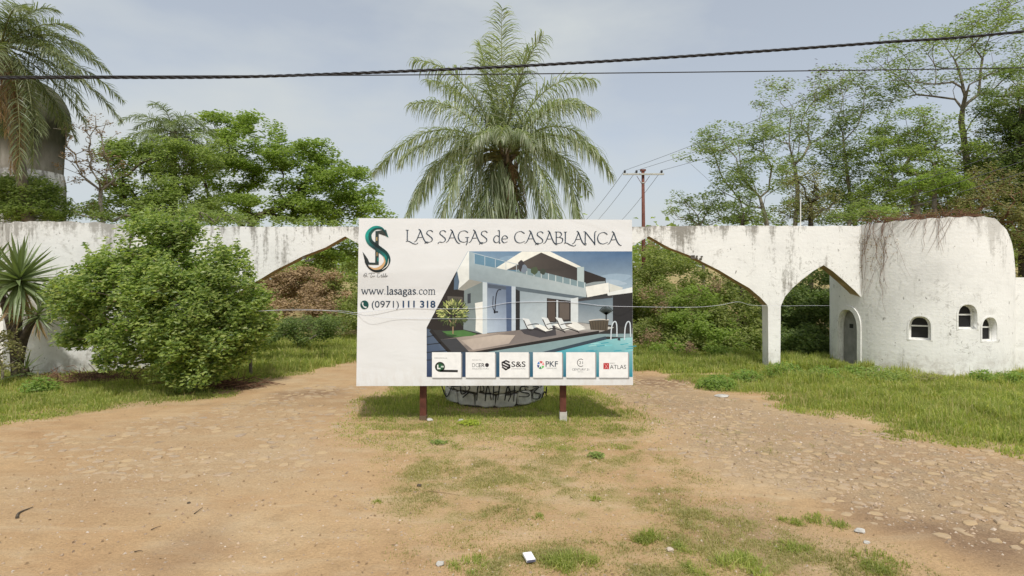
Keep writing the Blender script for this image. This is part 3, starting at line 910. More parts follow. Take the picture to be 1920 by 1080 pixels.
def build_billboard():
    root = thing('billboard', 'large white advertising board on two rust-brown posts before the palm', 'billboard', (0, BY, 0))
    fr = [(673, 409), (1185, 412), (1187, 722), (668, 724)]
    mb = MB()
    V = [B(x, y) + np.array([0, 0.001, 0]) for x, y in fr] + [B(x, y) + np.array([0, 0.06, 0]) for x, y in fr]
    mb.add(V, [[0, 3, 2, 1], [4, 5, 6, 7], [0, 1, 5, 4], [1, 2, 6, 5], [2, 3, 7, 6], [3, 0, 4, 7]])
    mb.build('panel', M['board'], root)
    # steel frame behind
    mb = MB()
    for x0 in (690, 858, 1016, 1170):
        a = B(x0, 415); b_ = B(x0, 718)
        mb.box((a[0], BY + 0.085, (a[2] + b_[2]) / 2), (0.05, 0.048, a[2] - b_[2]))
    for y0 in (420, 560, 712):
        a = B(685, y0); b_ = B(1175, y0)
        mb.box(((a[0] + b_[0]) / 2, BY + 0.135, a[2]), (b_[0] - a[0], 0.05, 0.05))
    mb.build('frame', M['post'], root)
    for x0, pale in ((790, False), (1057.5, True)):
        mb = MB()
        X = B(x0, 0)[0]
        mb.box((X, BY + 0.215, 1.75), (0.118, 0.105, 3.55))
        o = mb.build('post', M['post'], root)
        if pale:
            tag(o, 'post with a pale concrete collar at its foot')
        mb = MB()
        mb.box((X + 0.003, BY + 0.213, 0.04), (0.136, 0.125, 0.24 if pale else 0.10))
        mb.build('footing', M['concrete'] if pale else M['soil'], o)
    return root
board = build_billboard()

# pen-drawn glyphs (cap height 1)
GL = {
 'L': (0.66, [[(0.0, 1), (0.22, 1)], [(0.11, 1), (0.11, 0.5), (0.1, 0.04)], [(0.0, 0.0), (0.2, 0.04), (0.5, -0.14), (0.75, -0.22), (0.92, -0.1)]]),
 'A': (0.80, [[(0.44, 0.98), (0.28, 0.5), (0.12, 0.1), (-0.04, -0.03)], [(0.30, 1.1), (0.44, 0.95), (0.58, 0.5), (0.74, 0.1), (0.9, -0.1), (1.02, -0.12)], [(0.2, 0.36), (0.56, 0.38)]]),
 'S': (0.60, [[(0.56, 0.86), (0.40, 1.0), (0.18, 0.94), (0.11, 0.72), (0.3, 0.52), (0.5, 0.3), (0.48, 0.08), (0.28, -0.03), (0.08, -0.0), (-0.05, -0.16)]]),
 'G': (0.90, [[(0.82, 0.84), (0.55, 1.0), (0.22, 0.88), (0.08, 0.5), (0.2, 0.12), (0.5, 0), (0.75, 0.1)], [(0.75, 0.42), (0.75, -0.02), (0.66, -0.25)], [(0.6, 0.42), (0.9, 0.42)]]),
 'C': (0.86, [[(0.82, 0.82), (0.55, 1.0), (0.22, 0.88), (0.08, 0.5), (0.2, 0.12), (0.5, 0), (0.84, 0.15)]]),
 'B': (0.70, [[(0.13, 1), (0.13, 0)], [(0.02, 1), (0.4, 0.98), (0.52, 0.76), (0.35, 0.55), (0.14, 0.53)], [(0.35, 0.55), (0.6, 0.4), (0.55, 0.1), (0.3, 0), (0.02, 0)]]),
 'N': (0.98, [[(0.13, 0.0), (0.14, 0.95)], [(0.0, 1.05), (0.16, 1.0), (0.5, 0.5), (0.8, 0.05), (0.86, -0.12)], [(0.85, 0), (0.85, 0.92), (0.98, 1.1)], [(0.02, 0), (0.25, 0)]]),
 'd': (0.60, [[(0.46, 0.52), (0.25, 0.62), (0.07, 0.4), (0.08, 0.12), (0.25, 0), (0.46, 0.12)], [(0.34, 1.03), (0.47, 1.0), (0.47, 0.02), (0.57, 0.0)]]),
 'e': (0.56, [[(0.08, 0.33), (0.46, 0.37), (0.42, 0.55), (0.25, 0.62), (0.09, 0.45), (0.07, 0.2), (0.22, 0.0), (0.48, 0.1)]]),
 ' ': (0.38, []),
 'w': (0.86, [[(0.06, .6), (0.23, 0)], [(0.23, 0), (0.42, .6)], [(0.38, .6), (0.57, 0)], [(0.57, 0), (0.77, .6)], [(-0.02, .6), (0.17, .6)], [(0.67, .6), (0.86, .6)]]),
 '.': (0.27, [[(0.10, 0.0), (0.10, 0.10)]]),
 'l': (0.32, [[(0.05, 1.0), (0.16, 0.98)], [(0.16, 1.0), (0.16, 0)], [(0.04, 0), (0.28, 0)]]),
 'a': (0.54, [[(0.08, .48), (0.2, .6), (0.36, .5), (0.38, .05), (0.50, 0.02)], [(0.37, .36), (0.15, .3), (0.06, .14), (0.18, 0), (0.37, .12)]]),
 's': (0.45, [[(0.36, .48), (0.2, .6), (0.08, .46), (0.22, .3), (0.37, .14), (0.2, 0), (0.05, .1)]]),
 'g': (0.56, [[(0.25, .6), (0.08, .42), (0.25, .22), (0.42, .4), (0.25, .6)], [(0.38, .54), (0.52, .58)], [(0.14, .25), (0.1, .1), (0.4, .02), (0.46, -.14), (0.25, -.25), (0.05, -.15), (0.14, .02)]]),
 'c': (0.48, [[(0.43, .48), (0.27, .6), (0.08, .42), (0.09, .14), (0.25, 0), (0.45, .1)]]),
 'o': (0.56, [[(0.27, .6), (0.08, .42), (0.09, .14), (0.27, 0), (0.45, .16), (0.45, .44), (0.27, .6)]]),
 'm': (0.92, [[(0.14, .6), (0.14, 0)], [(0.14, .45), (0.3, .6), (0.43, .48), (0.43, 0)], [(0.43, .45), (0.6, .6), (0.74, .48), (0.74, 0)], [(0.03, 0), (0.25, 0)], [(0.33, 0), (0.54, 0)], [(0.63, 0), (0.86, 0)], [(0.04, .6), (0.14, .6)]]),
}
def stroke2d(pts, wid):
    p = np.asarray(pts, float)
    t = np.gradient(p, axis=0); t /= np.linalg.norm(t, axis=1)[:, None] + 1e-9
    nn = np.stack([-t[:, 1], t[:, 0]], -1)
    w = np.asarray(wid)[:, None] / 2 if np.ndim(wid) else wid / 2
    return p + nn * w, p - nn * w

def pen(mb, strokes, x0, ybase, sx, sy, thick, thin, lay, nib=R(20), place=B):
    for s in strokes:
        p = smooth_pts(s, 7) if len(s) > 2 else smooth_pts(s, 3)
        q = np.stack([x0 + p[:, 0] * sx, ybase - p[:, 1] * sy], -1)
        t = np.gradient(q, axis=0)
        ang = np.arctan2(-t[:, 1], t[:, 0])
        w = thin + (thick - thin) * np.abs(np.sin(ang - nib)) ** 1.5
        a, b = stroke2d(q, w)
        mb.strip(np.array([place(x, y, lay) for x, y in a]), np.array([place(x, y, lay) for x, y in b]))

def pen_text(name, text, x0, x1, ybase, cap, thick, thin, mat, parent, bold=None, lay=30, slope=0.0):
    tot = sum(GL[c][0] for c in text)
    k = (x1 - x0) / tot
    mb = MB(); x = x0
    for i, c in enumerate(text):
        th = thick * (1.45 if bold and bold[0] <= i < bold[1] else 1.0)
        tn = thin * (1.6 if bold and bold[0] <= i < bold[1] else 1.0)
        pen(mb, GL[c][1], x, ybase + slope * (x - x0), k, cap, th, tn, lay)
        x += GL[c][0] * k
    return mb.build(name, mat, parent)

def flat_text(name, text, x0, x1, ybase, cap, mat, parent, lay=30, bold=0.0, ital=0.0):
    """built-in font, fitted between x0 and x1 (pixels), turned to mesh"""
    cu = bpy.data.curves.new('t', 'FONT')
    cu.body = text
    cu.size = 1.0
    cu.offset = bold
    cu.shear = ital
    cu.resolution_u = 3
    o = bpy.data.objects.new('t', cu); COL.objects.link(o)
    bpy.context.view_layer.update()
    me = bpy.data.meshes.new_from_object(o.evaluated_get(bpy.context.evaluated_depsgraph_get()))
    bpy.data.objects.remove(o)
    co = np.zeros(len(me.vertices) * 3); me.vertices.foreach_get('co', co); co = co.reshape(-1, 3)
    xa, xb = co[:, 0].min(), co[:, 0].max()
    capu = 0.70
    q = np.stack([x0 + (co[:, 0] - xa) / (xb - xa) * (x1 - x0), ybase - co[:, 1] / capu * cap], -1)
    co2 = np.array([B(x, y, lay) for x, y in q])
    me.vertices.foreach_set('co', co2.ravel().astype(np.float32))
    me.update()
    me.materials.clear()
    return link(name, me, mat, parent)

pen_text('title_lettering', 'LAS SAGAS de CASABLANCA', 761, 1160, 453, 21.5, 2.15, 0.8, M['ink'], board, slope=0.012)
pen_text('website_lettering', 'www.lasagas.com', 677.5, 817.5, 552, 15.5, 1.55, 0.65, M['ink'], board, bold=(4, 11))
flat_text('phone_lettering', '(0971)', 697, 748, 576.5, 12.6, M['ink'], board)
flat_text('phone_lettering', '111 318', 755, 816.5, 576.5, 12.6, M['ink_bold'], board, bold=0.022)

def disc(mb, cx_, cy_, rx, ry, lay, n=28):
    th = np.linspace(0, 2 * math.pi, n, endpoint=False)
    mb.add([B(cx_ + rx * math.cos(t), cy_ + ry * math.sin(t), lay) for t in th], ngons=[list(range(n))])
mb = MB(); disc(mb, 683.5, 571.5, 7.8, 8.2, 30)
ph = mb.build('phone_badge', M['ink_teal'], board)
mb = MB()
pts = smooth_pts([(680.0, 567.2), (680.4, 571.5), (683.2, 575.4), (687.3, 576.4)], 6)
a, b_ = stroke2d(pts, np.interp(np.linspace(0, 1, len(pts)), [0, .25, .5, .75, 1], [3.2, 2.2, 1.6, 2.2, 3.2]))
mb.strip(np.array([B(x, y, 36) for x, y in a]), np.array([B(x, y, 36) for x, y in b_]))
mb.build('handset', M['tile_white'], ph)

# colour-attribute print: flat ink on the board
def print_mat():
    m, n, l, b = nmat('printed_ink')
    a = n.new('ShaderNodeAttribute'); a.attribute_name = 'ink'
    f = noise_node(n, l, 9, 5, 0.6)
    l.new(mix(n, l, 0.35, a.outputs['Color'], ramp(n, l, f, [(0.3, 0.78), (0.7, 1.15)]), 'MULTIPLY'), b.inputs['Base Color'])
    b.inputs['Roughness'].default_value = 0.5
    b.inputs['Specular IOR Level'].default_value = 0.3
    return m
M['print'] = print_mat()
class Print:
    def __init__(self, conv):
        self.conv, self.V, self.C, self.Fc, self.n = conv, [], [], [], 0
    def poly(self, pts, col, lay):
        cols = [col] * len(pts) if np.isscalar(col[0]) else col
        for (x, y), c in zip(pts, cols):
            X, Y = self.conv(x, y)
            self.V.append(B(X, Y, lay)); self.C.append((*s2l(c), 1))
        self.Fc.append(list(range(self.n, self.n + len(pts)))); self.n += len(pts)
    def line(self, pts, w, col, lay, sm=True):
        p = smooth_pts(pts, 6) if sm and len(pts) > 2 else np.asarray(pts, float)
        a, b = stroke2d(p, w)
        for i in range(len(p) - 1):
            self.poly([a[i], a[i + 1], b[i + 1], b[i]], col, lay)
    def build(self, name, parent):
        me = bpy.data.meshes.new(name)
        me.from_pydata([tuple(v) for v in self.V], [], self.Fc)
        at = me.color_attributes.new('ink', 'FLOAT_COLOR', 'POINT')
        at.data.foreach_set('color', np.array(self.C, np.float32).ravel())
        return link(name, me, M['print'], parent)

def villa_picture():
    p = Print(lambda x, y: (800 + x * 0.24074, 460 + y * 0.24074))
    L = [2]
    def A(pts, col):
        p.poly(pts, col, L[0]); L[0] += 0.35
    # sky, in slices so that it grades
    A([(320, 47), (1600, 47), (1602, 345), (280, 345), (225, 215)], [(112, 142, 168), (66, 98, 134), (158, 178, 192), (150, 170, 184), (150, 170, 184)])
    for cx_, cy_, rx, ry, c in ((1480, 250, 110, 30, (150, 172, 190)), (1420, 290, 130, 24, (164, 182, 196)), (640, 100, 60, 18, (130, 156, 178))):
        A([(cx_ + rx * math.cos(t) * (1 + .2 * math.sin(3 * t + cx_)), cy_ + ry * math.sin(t)) for t in np.linspace(0, 6.283, 18, endpoint=False)], c)
    # whole lower ground, dark
    A([(225, 215), (300, 345), (1602, 345), (1604, 1024), (1, 1024), (0, 640)], (50, 50, 50))
    A([(232, 204), (252, 275), (245, 345), (290, 350), (290, 660), (60, 660), (2, 640)], (44, 40, 38))
    A([(162, 395), (280, 402), (282, 470), (165, 470)], (86, 82, 76))
    A([(322, 48), (331, 48), (331, 265), (245, 342), (252, 280), (238, 198)], (226, 229, 224))
    A([(238, 205), (254, 282), (246, 342), (212, 346), (214, 260)], (88, 108, 128))
    A([(331, 48), (371, 58), (371, 142), (702, 207), (1240, 336), (1245, 405), (690, 320), (470, 286), (331, 265)], [(150, 168, 176), (158, 174, 180), (152, 168, 174), (158, 172, 176), (176, 186, 188), (170, 182, 184), (150, 164, 168), (146, 160, 166), (146, 160, 166)])
    A([(371, 58), (722, 150), (702, 207), (371, 142)], (98, 134, 156))
    A([(540, 176), (742, 48), (962, 48), (1202, 166), (1172, 176), (892, 56), (622, 192)], (228, 228, 218))
    A([(892, 56), (1172, 176), (1174, 300), (930, 240), (722, 192), (630, 190)], [(70, 64, 60), (58, 54, 52), (66, 62, 60), (82, 78, 74), (74, 70, 66), (90, 84, 78)])
    A([(1172, 168), (1226, 168), (1226, 312), (1172, 300)], (178, 194, 194))
    A([(1226, 195), (1395, 255), (1395, 297), (1226, 330)], (48, 44, 42))
    A([(1300, 285), (1390, 278), (1390, 297), (1240, 318), (1240, 300)], (140, 150, 152))
    A([(722, 162), (1240, 292), (1238, 334), (702, 209)], (126, 148, 154))
    for k in range(9):
        t = k / 8
        x, y0, y1 = 780 + 450 * t, 177 + 112 * t, 228 + 106 * t
        p.line([(x, y0), (x, y1)], 6, (200, 210, 210), L[0], False)
    for k in range(5):
        x = 371 + 82 * k
        p.line([(x, 60 + 21 * k), (x, 142 + 16 * k)], 4, (186, 198, 204), L[0], False)
    p.line([(371, 62), (722, 153)], 5, (176, 190, 198), L[0], False); L[0] += .35
    for cx_, cy_, rx, ry, c in ((735, 160, 26, 46, (60, 58, 62)), (760, 185, 26, 34, (120, 132, 146)), (840, 195, 34, 34, (74, 88, 66)), (905, 205, 24, 26, (64, 72, 62))):
        A([(cx_ + rx * math.cos(t) * random.uniform(.7, 1.1), cy_ + ry * math.sin(t) * random.uniform(.7, 1.1)) for t in np.linspace(0, 6.283, 12, endpoint=False)], c)
    A([(1236, 322), (1416, 290), (1422, 372), (1250, 405)], (228, 228, 220))
    A([(1420, 296), (1530, 330), (1520, 345), (1424, 366)], (206, 208, 200))
    A([(1180, 428), (1450, 398), (1450, 622), (1180, 602)], [(96, 112, 124), (104, 120, 130), (150, 162, 168), (150, 160, 166)])
    A([(1176, 418), (1440, 392), (1450, 408), (1180, 436)], (60, 60, 62))
    A([(1450, 390), (1602, 368), (1604, 645), (1450, 622)], (42, 42, 44))
    A([(1404, 370), (1602, 325), (1602, 368), (1412, 392)], (222, 227, 224))
    A([(331, 265), (436, 285), (292, 352), (242, 346)], (152, 152, 144))
    A([(292, 352), (436, 285), (436, 690), (286, 655)], (122, 134, 134))
    A([(318, 378), (343, 372), (343, 450), (318, 454)], (58, 64, 70))
    A([(376, 450), (438, 438), (438, 690), (380, 664), (384, 560)], (224, 224, 216))
    A([(436, 285), (471, 290), (471, 690), (436, 690)], (192, 203, 208))
    A([(471, 290), (661, 320), (661, 666), (471, 682)], [(110, 124, 142), (96, 110, 132), (150, 164, 184), (176, 190, 204)])
    A([(475, 300), (620, 322), (622, 346), (475, 330)], (82, 92, 106))
    A([(618, 320), (661, 320), (661, 666), (622, 670)], (76, 92, 120))
    A([(661, 318), (693, 322), (693, 666), (661, 668)], (184, 195, 204))
    A([(693, 328), (726, 340), (726, 656), (693, 660)], (38, 40, 44))
    A([(726, 345), (1180, 405), (1180, 600), (726, 656)], [(140, 154, 162), (168, 180, 186), (190, 200, 204), (178, 190, 196)])
    A([(693, 321), (1245, 404), (1180, 418), (726, 356), (693, 340)], (92, 104, 112))
    A([(726, 380), (726, 656), (696, 660), (696, 372)], (40, 40, 42))
    A([(936, 410), (1122, 432), (1122, 592), (936, 602)], (50, 46, 46))
    A([(1034, 440), (1110, 450), (1110, 576), (1034, 582)], (96, 88, 82))
    A([(945, 420), (1000, 428), (1000, 590), (945, 594)], (80, 70, 64))
    A([(1010, 425), (1024, 427), (1024, 590), (1010, 592)], (188, 196, 200))
    A([(1122, 416), (1180, 405), (1180, 600), (1122, 600)], (204, 211, 212))
    # terrace
    A([(100, 735), (436, 690), (700, 662), (1180, 600), (1460, 640), (1340, 680), (370, 827), (170, 827)], [(120, 110, 104), (176, 164, 152), (120, 112, 108), (150, 146, 142), (196, 196, 190), (128, 122, 120), (150, 138, 128), (120, 112, 108)])
    A([(270, 740), (560, 695), (690, 700), (640, 765), (360, 815)], [(176, 164, 152), (188, 176, 164), (182, 170, 158), (176, 164, 154), (176, 164, 154)])
    A([(726, 656), (1000, 625), (1010, 700), (880, 720), (760, 690)], (70, 68, 72))
    A([(100, 735), (230, 722), (330, 829), (160, 829)], (62, 64, 68))
    A([(370, 827), (1342, 664), (1342, 690), (470, 831)], (38, 36, 36))
    A([(470, 831), (1342, 690), (1602, 688), (1602, 722), (1402, 710), (900, 831)], (128, 152, 156))
    A([(900, 831), (1392, 708), (1404, 730), (1000, 831)], (54, 70, 82))
    A([(1000, 831), (1404, 732), (1602, 716), (1604, 1024), (1000, 1024)], [(70, 160, 176), (128, 186, 190), (150, 196, 198), (40, 132, 150), (26, 96, 124)])
    for k in range(16):
        x, y = random.uniform(1180, 1570), random.uniform(760, 830)
        A([(x, y), (x + 60, y - 8), (x + 70, y - 3), (x + 8, y + 5)], random.choice([(120, 196, 202), (52, 150, 168), (160, 206, 204)]))
    A([(1, 648), (32, 660), (182, 832), (210, 1024), (1, 1024)], [(70, 84, 102), (84, 98, 116), (90, 106, 128), (50, 66, 96), (44, 60, 92)])
    for k in range(4):
        y = 700 + 60 * k
        p.line([(0, y + 14), (60 + 52 * k, y)], 7, (36, 40, 46), L[0], False)
    p.line([(30, 660), (95, 740), (180, 832)], 26, (40, 38, 38), L[0]); L[0] += .35
    A([(182, 831), (1000, 831), (1000, 1024), (206, 1024)], [(52, 62, 82), (90, 130, 146), (40, 100, 126), (40, 58, 92)])
    A([(120, 670), (290, 660), (390, 690), (360, 704), (200, 716)], (76, 116, 64))
    A([(130, 690), (240, 700), (200, 716), (160, 705)], (50, 74, 46))
    # small tree
    for a_, b_ in (((205, 690), (205, 620)), ((205, 625), (170, 570)), ((205, 625), (240, 570)), ((205, 630), (207, 560))):
        p.line([a_, b_], 9, (148, 126, 100), L[0], False)
    L[0] += .35
    for k in range(260):
        th = random.uniform(0, 6.283); rr = math.sqrt(random.random())
        x, y = 205 + 105 * rr * math.cos(th), 525 + 85 * rr * math.sin(th)
        d = math.atan2(y - 545, x - 205) + random.uniform(-.6, .6)
        l_ = random.uniform(22, 40)
        c = random.choice([(72, 88, 50), (104, 118, 66), (150, 160, 92), (190, 194, 124), (60, 72, 44)]) if y < 560 else random.choice([(60, 72, 44), (92, 104, 62)])
        p.line([(x, y), (x + l_ * math.cos(d), y + l_ * math.sin(d))], 6, c, L[0] + k * 0.004, False)
    L[0] += 1.2
    # shower
    p.line([(530, 530), (540, 400), (556, 350), (580, 345)], 8, (44, 48, 58), L[0])
    p.line([(518, 395), (516, 480), (532, 520)], 6, (44, 48, 58), L[0])
    p.line([(522, 520), (556, 518)], 12, (40, 44, 54), L[0], False)
    L[0] += .35
    # loungers
    for x, y in ((745, 565), (893, 558), (1002, 560)):
        A([(x, y), (x + 50, y + 8), (x + 92, y + 88), (x + 40, y + 84)], (214, 218, 218))
        A([(x + 90, y + 62), (x + 130, y + 48), (x + 238, y + 92), (x + 180, y + 106)], (228, 228, 222))
        p.line([(x + 10, y + 18), (x + 50, y + 92), (x + 100, y + 88), (x + 176, y + 112)], 7, (44, 42, 44), L[0])
        p.line([(x + 40, y + 58), (x + 100, y + 46), (x + 130, y + 50)], 6, (44, 42, 44), L[0])
        p.line([(x + 170, y + 104), (x + 186, y + 124)], 6, (44, 42, 44), L[0], False); L[0] += .35
    A([(1120, 590), (1170, 600), (1236, 640), (1160, 642)], (220, 220, 214))
    A([(1190, 590), (1262, 590), (1262, 602), (1190, 600)], (150, 160, 164))
    A([(1264, 588), (1418, 580), (1408, 664), (1276, 656)], (84, 76, 64))
    for k in range(7):
        p.line([(1268 + 22 * k, 590), (1282 + 18 * k, 658)], 3, (40, 38, 36), L[0], False)
    p.line([(1262, 586), (1340, 576), (1420, 580)], 8, (200, 196, 188), L[0]); L[0] += .35
    for k in range(12):
        th = -math.pi * (0.1 + 0.8 * k / 11)
        p.line([(1398, 540), (1398 + 55 * math.cos(th), 520 + 48 * math.sin(th))], 6, (44, 52, 48), L[0], False)
    p.line([(1398, 520), (1398, 580)], 10, (44, 46, 44), L[0], False); L[0] += .35
    for x in (1434, 1540):
        p.line([(x, 735), (x + 6, 640), (x + 24, 596), (x + 44, 610), (x + 48, 712)], 9, (196, 206, 212), L[0])
    A([(1490, 716), (1506, 716), (1508, 742), (1486, 738)], (48, 54, 62))
    o = p.build('villa_picture', board)
    tag(o, 'printed picture of a modern white villa with a pool')
villa_picture()

def big_logo():
    p = Print(lambda x, y: (665 + x * 0.28696, 410 + y * 0.28704))
    # building-like bracket behind the S
    p.poly([(136, 82), (205, 72), (222, 124), (200, 112), (158, 98), (158, 302), (72, 300), (52, 215), (86, 262), (96, 286), (134, 288)], [(40, 62, 62), (60, 66, 60), (20, 110, 104), (50, 50, 48), (54, 56, 52), (40, 60, 62), (36, 44, 46), (40, 44, 44), (44, 48, 48), (44, 50, 50), (48, 62, 60)], 30)
    for x, y, c in ((140, 120, (160, 140, 96)), (146, 170, (24, 104, 98)), (142, 220, (140, 120, 84)), (148, 255, (30, 120, 112))):
        p.poly([(x, y), (x + 9, y), (x + 9, y + 24), (x, y + 24)], c, 31)
    S = smooth_pts([(212, 112), (180, 66), (130, 62), (92, 100), (100, 150), (150, 192), (200, 232), (214, 276), (184, 322), (140, 338), (96, 320), (66, 280)], 7)
    n = len(S); t = np.linspace(0, 1, n)
    w = np.interp(t, [0, .12, .3, .5, .7, .85, 1], [2, 20, 42, 40, 40, 22, 3])
    a, b = stroke2d(S, w)
    ring = [(26, 44, 50), (20, 120, 112), (30, 140, 128), (28, 50, 54), (22, 112, 106), (24, 60, 64), (30, 36, 40), (40, 40, 40)]
    for i in range(n - 1):
        c0 = np.array([np.interp(t[i], np.linspace(0, 1, len(ring)), [r[k] for r in ring]) for k in range(3)])
        m0, m1 = (a[i] + b[i]) / 2, (a[i + 1] + b[i + 1]) / 2
        p.poly([a[i], a[i + 1], m1, m0], tuple(np.clip(c0 * 1.1, 0, 255)), 33)
        p.poly([m0, m1, b[i + 1], b[i]], tuple(np.clip(c0 * 0.55 + 6, 0, 255)), 33)
    g = smooth_pts([(190, 248), (196, 284), (170, 318), (130, 328), (92, 312)], 7)
    a, b = stroke2d(g, np.interp(np.linspace(0, 1, len(g)), [0, .5, 1], [3, 20, 3]))
    for i in range(len(g) - 1):
        p.poly([a[i], a[i + 1], b[i + 1], b[i]], (196, 160, 116), 35)
    g = smooth_pts([(222, 262), (214, 304), (180, 334)], 7)
    a, b = stroke2d(g, np.interp(np.linspace(0, 1, len(g)), [0, .5, 1], [2, 7, 2]))
    for i in range(len(g) - 1):
        p.poly([a[i], a[i + 1], b[i + 1], b[i]], (222, 220, 212), 36)
    p.build('emblem', board)
    mb = MB()
    k = 0.287
    for s in ([(58, 378), (70, 356), (80, 362), (66, 382), (60, 366), (86, 380)], [(90, 360), (112, 354), (132, 358)], [(112, 356), (104, 380), (112, 382), (120, 372), (122, 380), (134, 372)],
              [(164, 356), (150, 358), (152, 368), (146, 376), (158, 382), (168, 374)], [(170, 372), (178, 366), (174, 382), (184, 376), (190, 358), (186, 382), (194, 374), (196, 382), (204, 356), (202, 382), (212, 370), (206, 380), (216, 372)]):
        pts = smooth_pts([(665 + x * k, 410 + y * k) for x, y in s], 5)
        a, b = stroke2d(pts, 0.75)
        mb.strip(np.array([B(x, y, 30) for x, y in a]), np.array([B(x, y, 30) for x, y in b]))
    mb.build('slogan_lettering', M['ink_grey'], board)
big_logo()

def sponsor_tiles():
    cv = lambda x, y: (800 + x * 0.24074, 460 + y * 0.24074)
    z4 = lambda x: 800 + x * 0.24074
    zy = lambda y: 460 + y * 0.24074
    for k, (x0, x1) in enumerate(((42, 268), (304, 532), (567, 795), (828, 1054), (1086, 1312), (1342, 1568))):
        p = Print(cv)
        p.poly([(x0 + 4, 842), (x1 + 9, 842), (x1 + 9, 1038), (x0 + 4, 1038)], (150, 150, 150), 52)
        p.poly([(x0, 832), (x1, 832), (x1, 1030), (x0, 1030)], (230, 230, 228), 54)
        t = p.build('sponsor_tile', board)
        LY = 57
        q = Print(cv)
        if k == 0:
            flat_text('tile_lettering', 'DESARROLLA', z4(62), z4(160), zy(882), 2.2, M['ink_grey'], t, LY)
            th = np.linspace(0, 6.283, 26, endpoint=False)
            q.poly([(104 + 39 * math.cos(a), 946 + 39 * math.sin(a)) for a in th], (40, 46, 40), LY)
            q.poly([(104 + 26 * math.cos(a), 946 + 27 * math.sin(a)) for a in th], (34, 84, 52), LY + 1)
            q.poly([(82, 930), (92, 930), (92, 954), (108, 954), (108, 964), (82, 964)], (226, 228, 224), LY + 2)
            q.poly([(112, 938), (134, 938), (134, 950), (112, 950)], (190, 204, 190), LY + 2)
            q.poly([(104, 968), (243, 970), (243, 988), (104, 986)], (36, 36, 36), LY)
            q.build('tile_logo', t)
        elif k == 1:
            flat_text('tile_lettering', 'PROYECTO', z4(354), z4(426), zy(898), 2.2, M['ink_grey'], t, LY)
            flat_text('tile_lettering', 'DC', z4(354), z4(404), zy(948), 7.4, M['ink_grey'], t, LY)
            flat_text('tile_lettering', 'ER', z4(406), z4(452), zy(948), 7.4, M['ink_black'], t, LY, bold=0.01)
            th = np.linspace(0, 6.283, 22, endpoint=False)
            q.poly([(470 + 15 * math.cos(a), 932 + 16 * math.sin(a)) for a in th], (44, 42, 46), LY)
            q.build('tile_logo', t)
            flat_text('tile_lettering', 'ARQUITECTURA', z4(354), z4(484), zy(966), 2.4, M['ink_grey'], t, LY)
        elif k == 2:
            for dx, dy in ((0, 0),):
                q.line([(646, 912), (618, 898), (588, 914), (588, 930), (646, 956)], 13, (46, 42, 48), LY, False)
                q.line([(588, 946), (616, 968), (648, 950), (648, 934), (590, 908)], 13, (46, 42, 48), LY, False)
                q.line([(604, 916), (640, 936), (640, 950)], 9, (46, 42, 48), LY, False)
                q.line([(592, 930), (592, 948), (626, 968)], 8, (46, 42, 48), LY, False)
            q.build('tile_logo', t)
            flat_text('tile_lettering', 'S&S', z4(660), z4(770), zy(946), 10.2, M['ink_black'], t, LY, bold=0.012)
            flat_text('tile_lettering', 'CONSTRUCTORA', z4(660), z4(770), zy(965), 2.0, M['ink_grey'], t, LY)
        elif k == 3:
            cs = [(196, 60, 62), (226, 150, 150), (104, 186, 96), (60, 130, 92), (40, 60, 120), (70, 120, 190)]
            for a in range(6):
                t0 = -1.9 + a * 1.047; tt = np.linspace(t0, t0 + 0.95, 6)
                q.poly([(888 + 9 * math.cos(t0 + .5), 932 + 9 * math.sin(t0 + .5))] + [(888 + 28 * math.cos(u), 932 + 31 * math.sin(u)) for u in tt], cs[a], LY)
            q.build('tile_logo', t)
            flat_text('tile_lettering', 'PKF', z4(926), z4(1022), zy(944), 10.2, M['ink'], t, LY, bold=0.012)
            flat_text('tile_lettering', 'PARAGUAY', z4(934), z4(1014), zy(962), 2.6, M['ink_grey'], t, LY)
        elif k == 4:
            th = np.linspace(0.9, 5.4, 20)
            q.line([(1200 + 27 * math.cos(a), 914 + 29 * math.sin(a)) for a in th], 5, (66, 64, 66), LY, False)
            q.build('tile_logo', t)
            flat_text('tile_lettering', '21', z4(1187), z4(1216), zy(924), 5.2, M['ink_black'], t, LY)
            flat_text('tile_lettering', 'CENTURY 21', z4(1132), z4(1264), zy(974), 3.9, M['ink_black'], t, LY)
            flat_text('tile_lettering', 'BERMUDA', z4(1176), z4(1220), zy(988), 1.7, M['ink_grey'], t, LY)
        else:
            q.poly([(1376, 916), (1420, 916), (1420, 964), (1376, 964)], (178, 44, 48), LY)
            q.line([(1384, 922), (1398, 942), (1412, 922)], 3, (230, 190, 190), LY + 1, False)
            q.line([(1398, 942), (1386, 960)], 3, (230, 190, 190), LY + 1, False)
            q.line([(1398, 942), (1412, 960)], 3, (230, 190, 190), LY + 1, False)
            q.build('tile_logo', t)
            flat_text('tile_lettering', 'BANCO', z4(1426), z4(1468), zy(922), 2.3, M['ink_grey'], t, LY)
            flat_text('tile_lettering', 'ATLAS', z4(1426), z4(1552), zy(962), 7.6, M['ink_black'], t, LY)
sponsor_tiles()

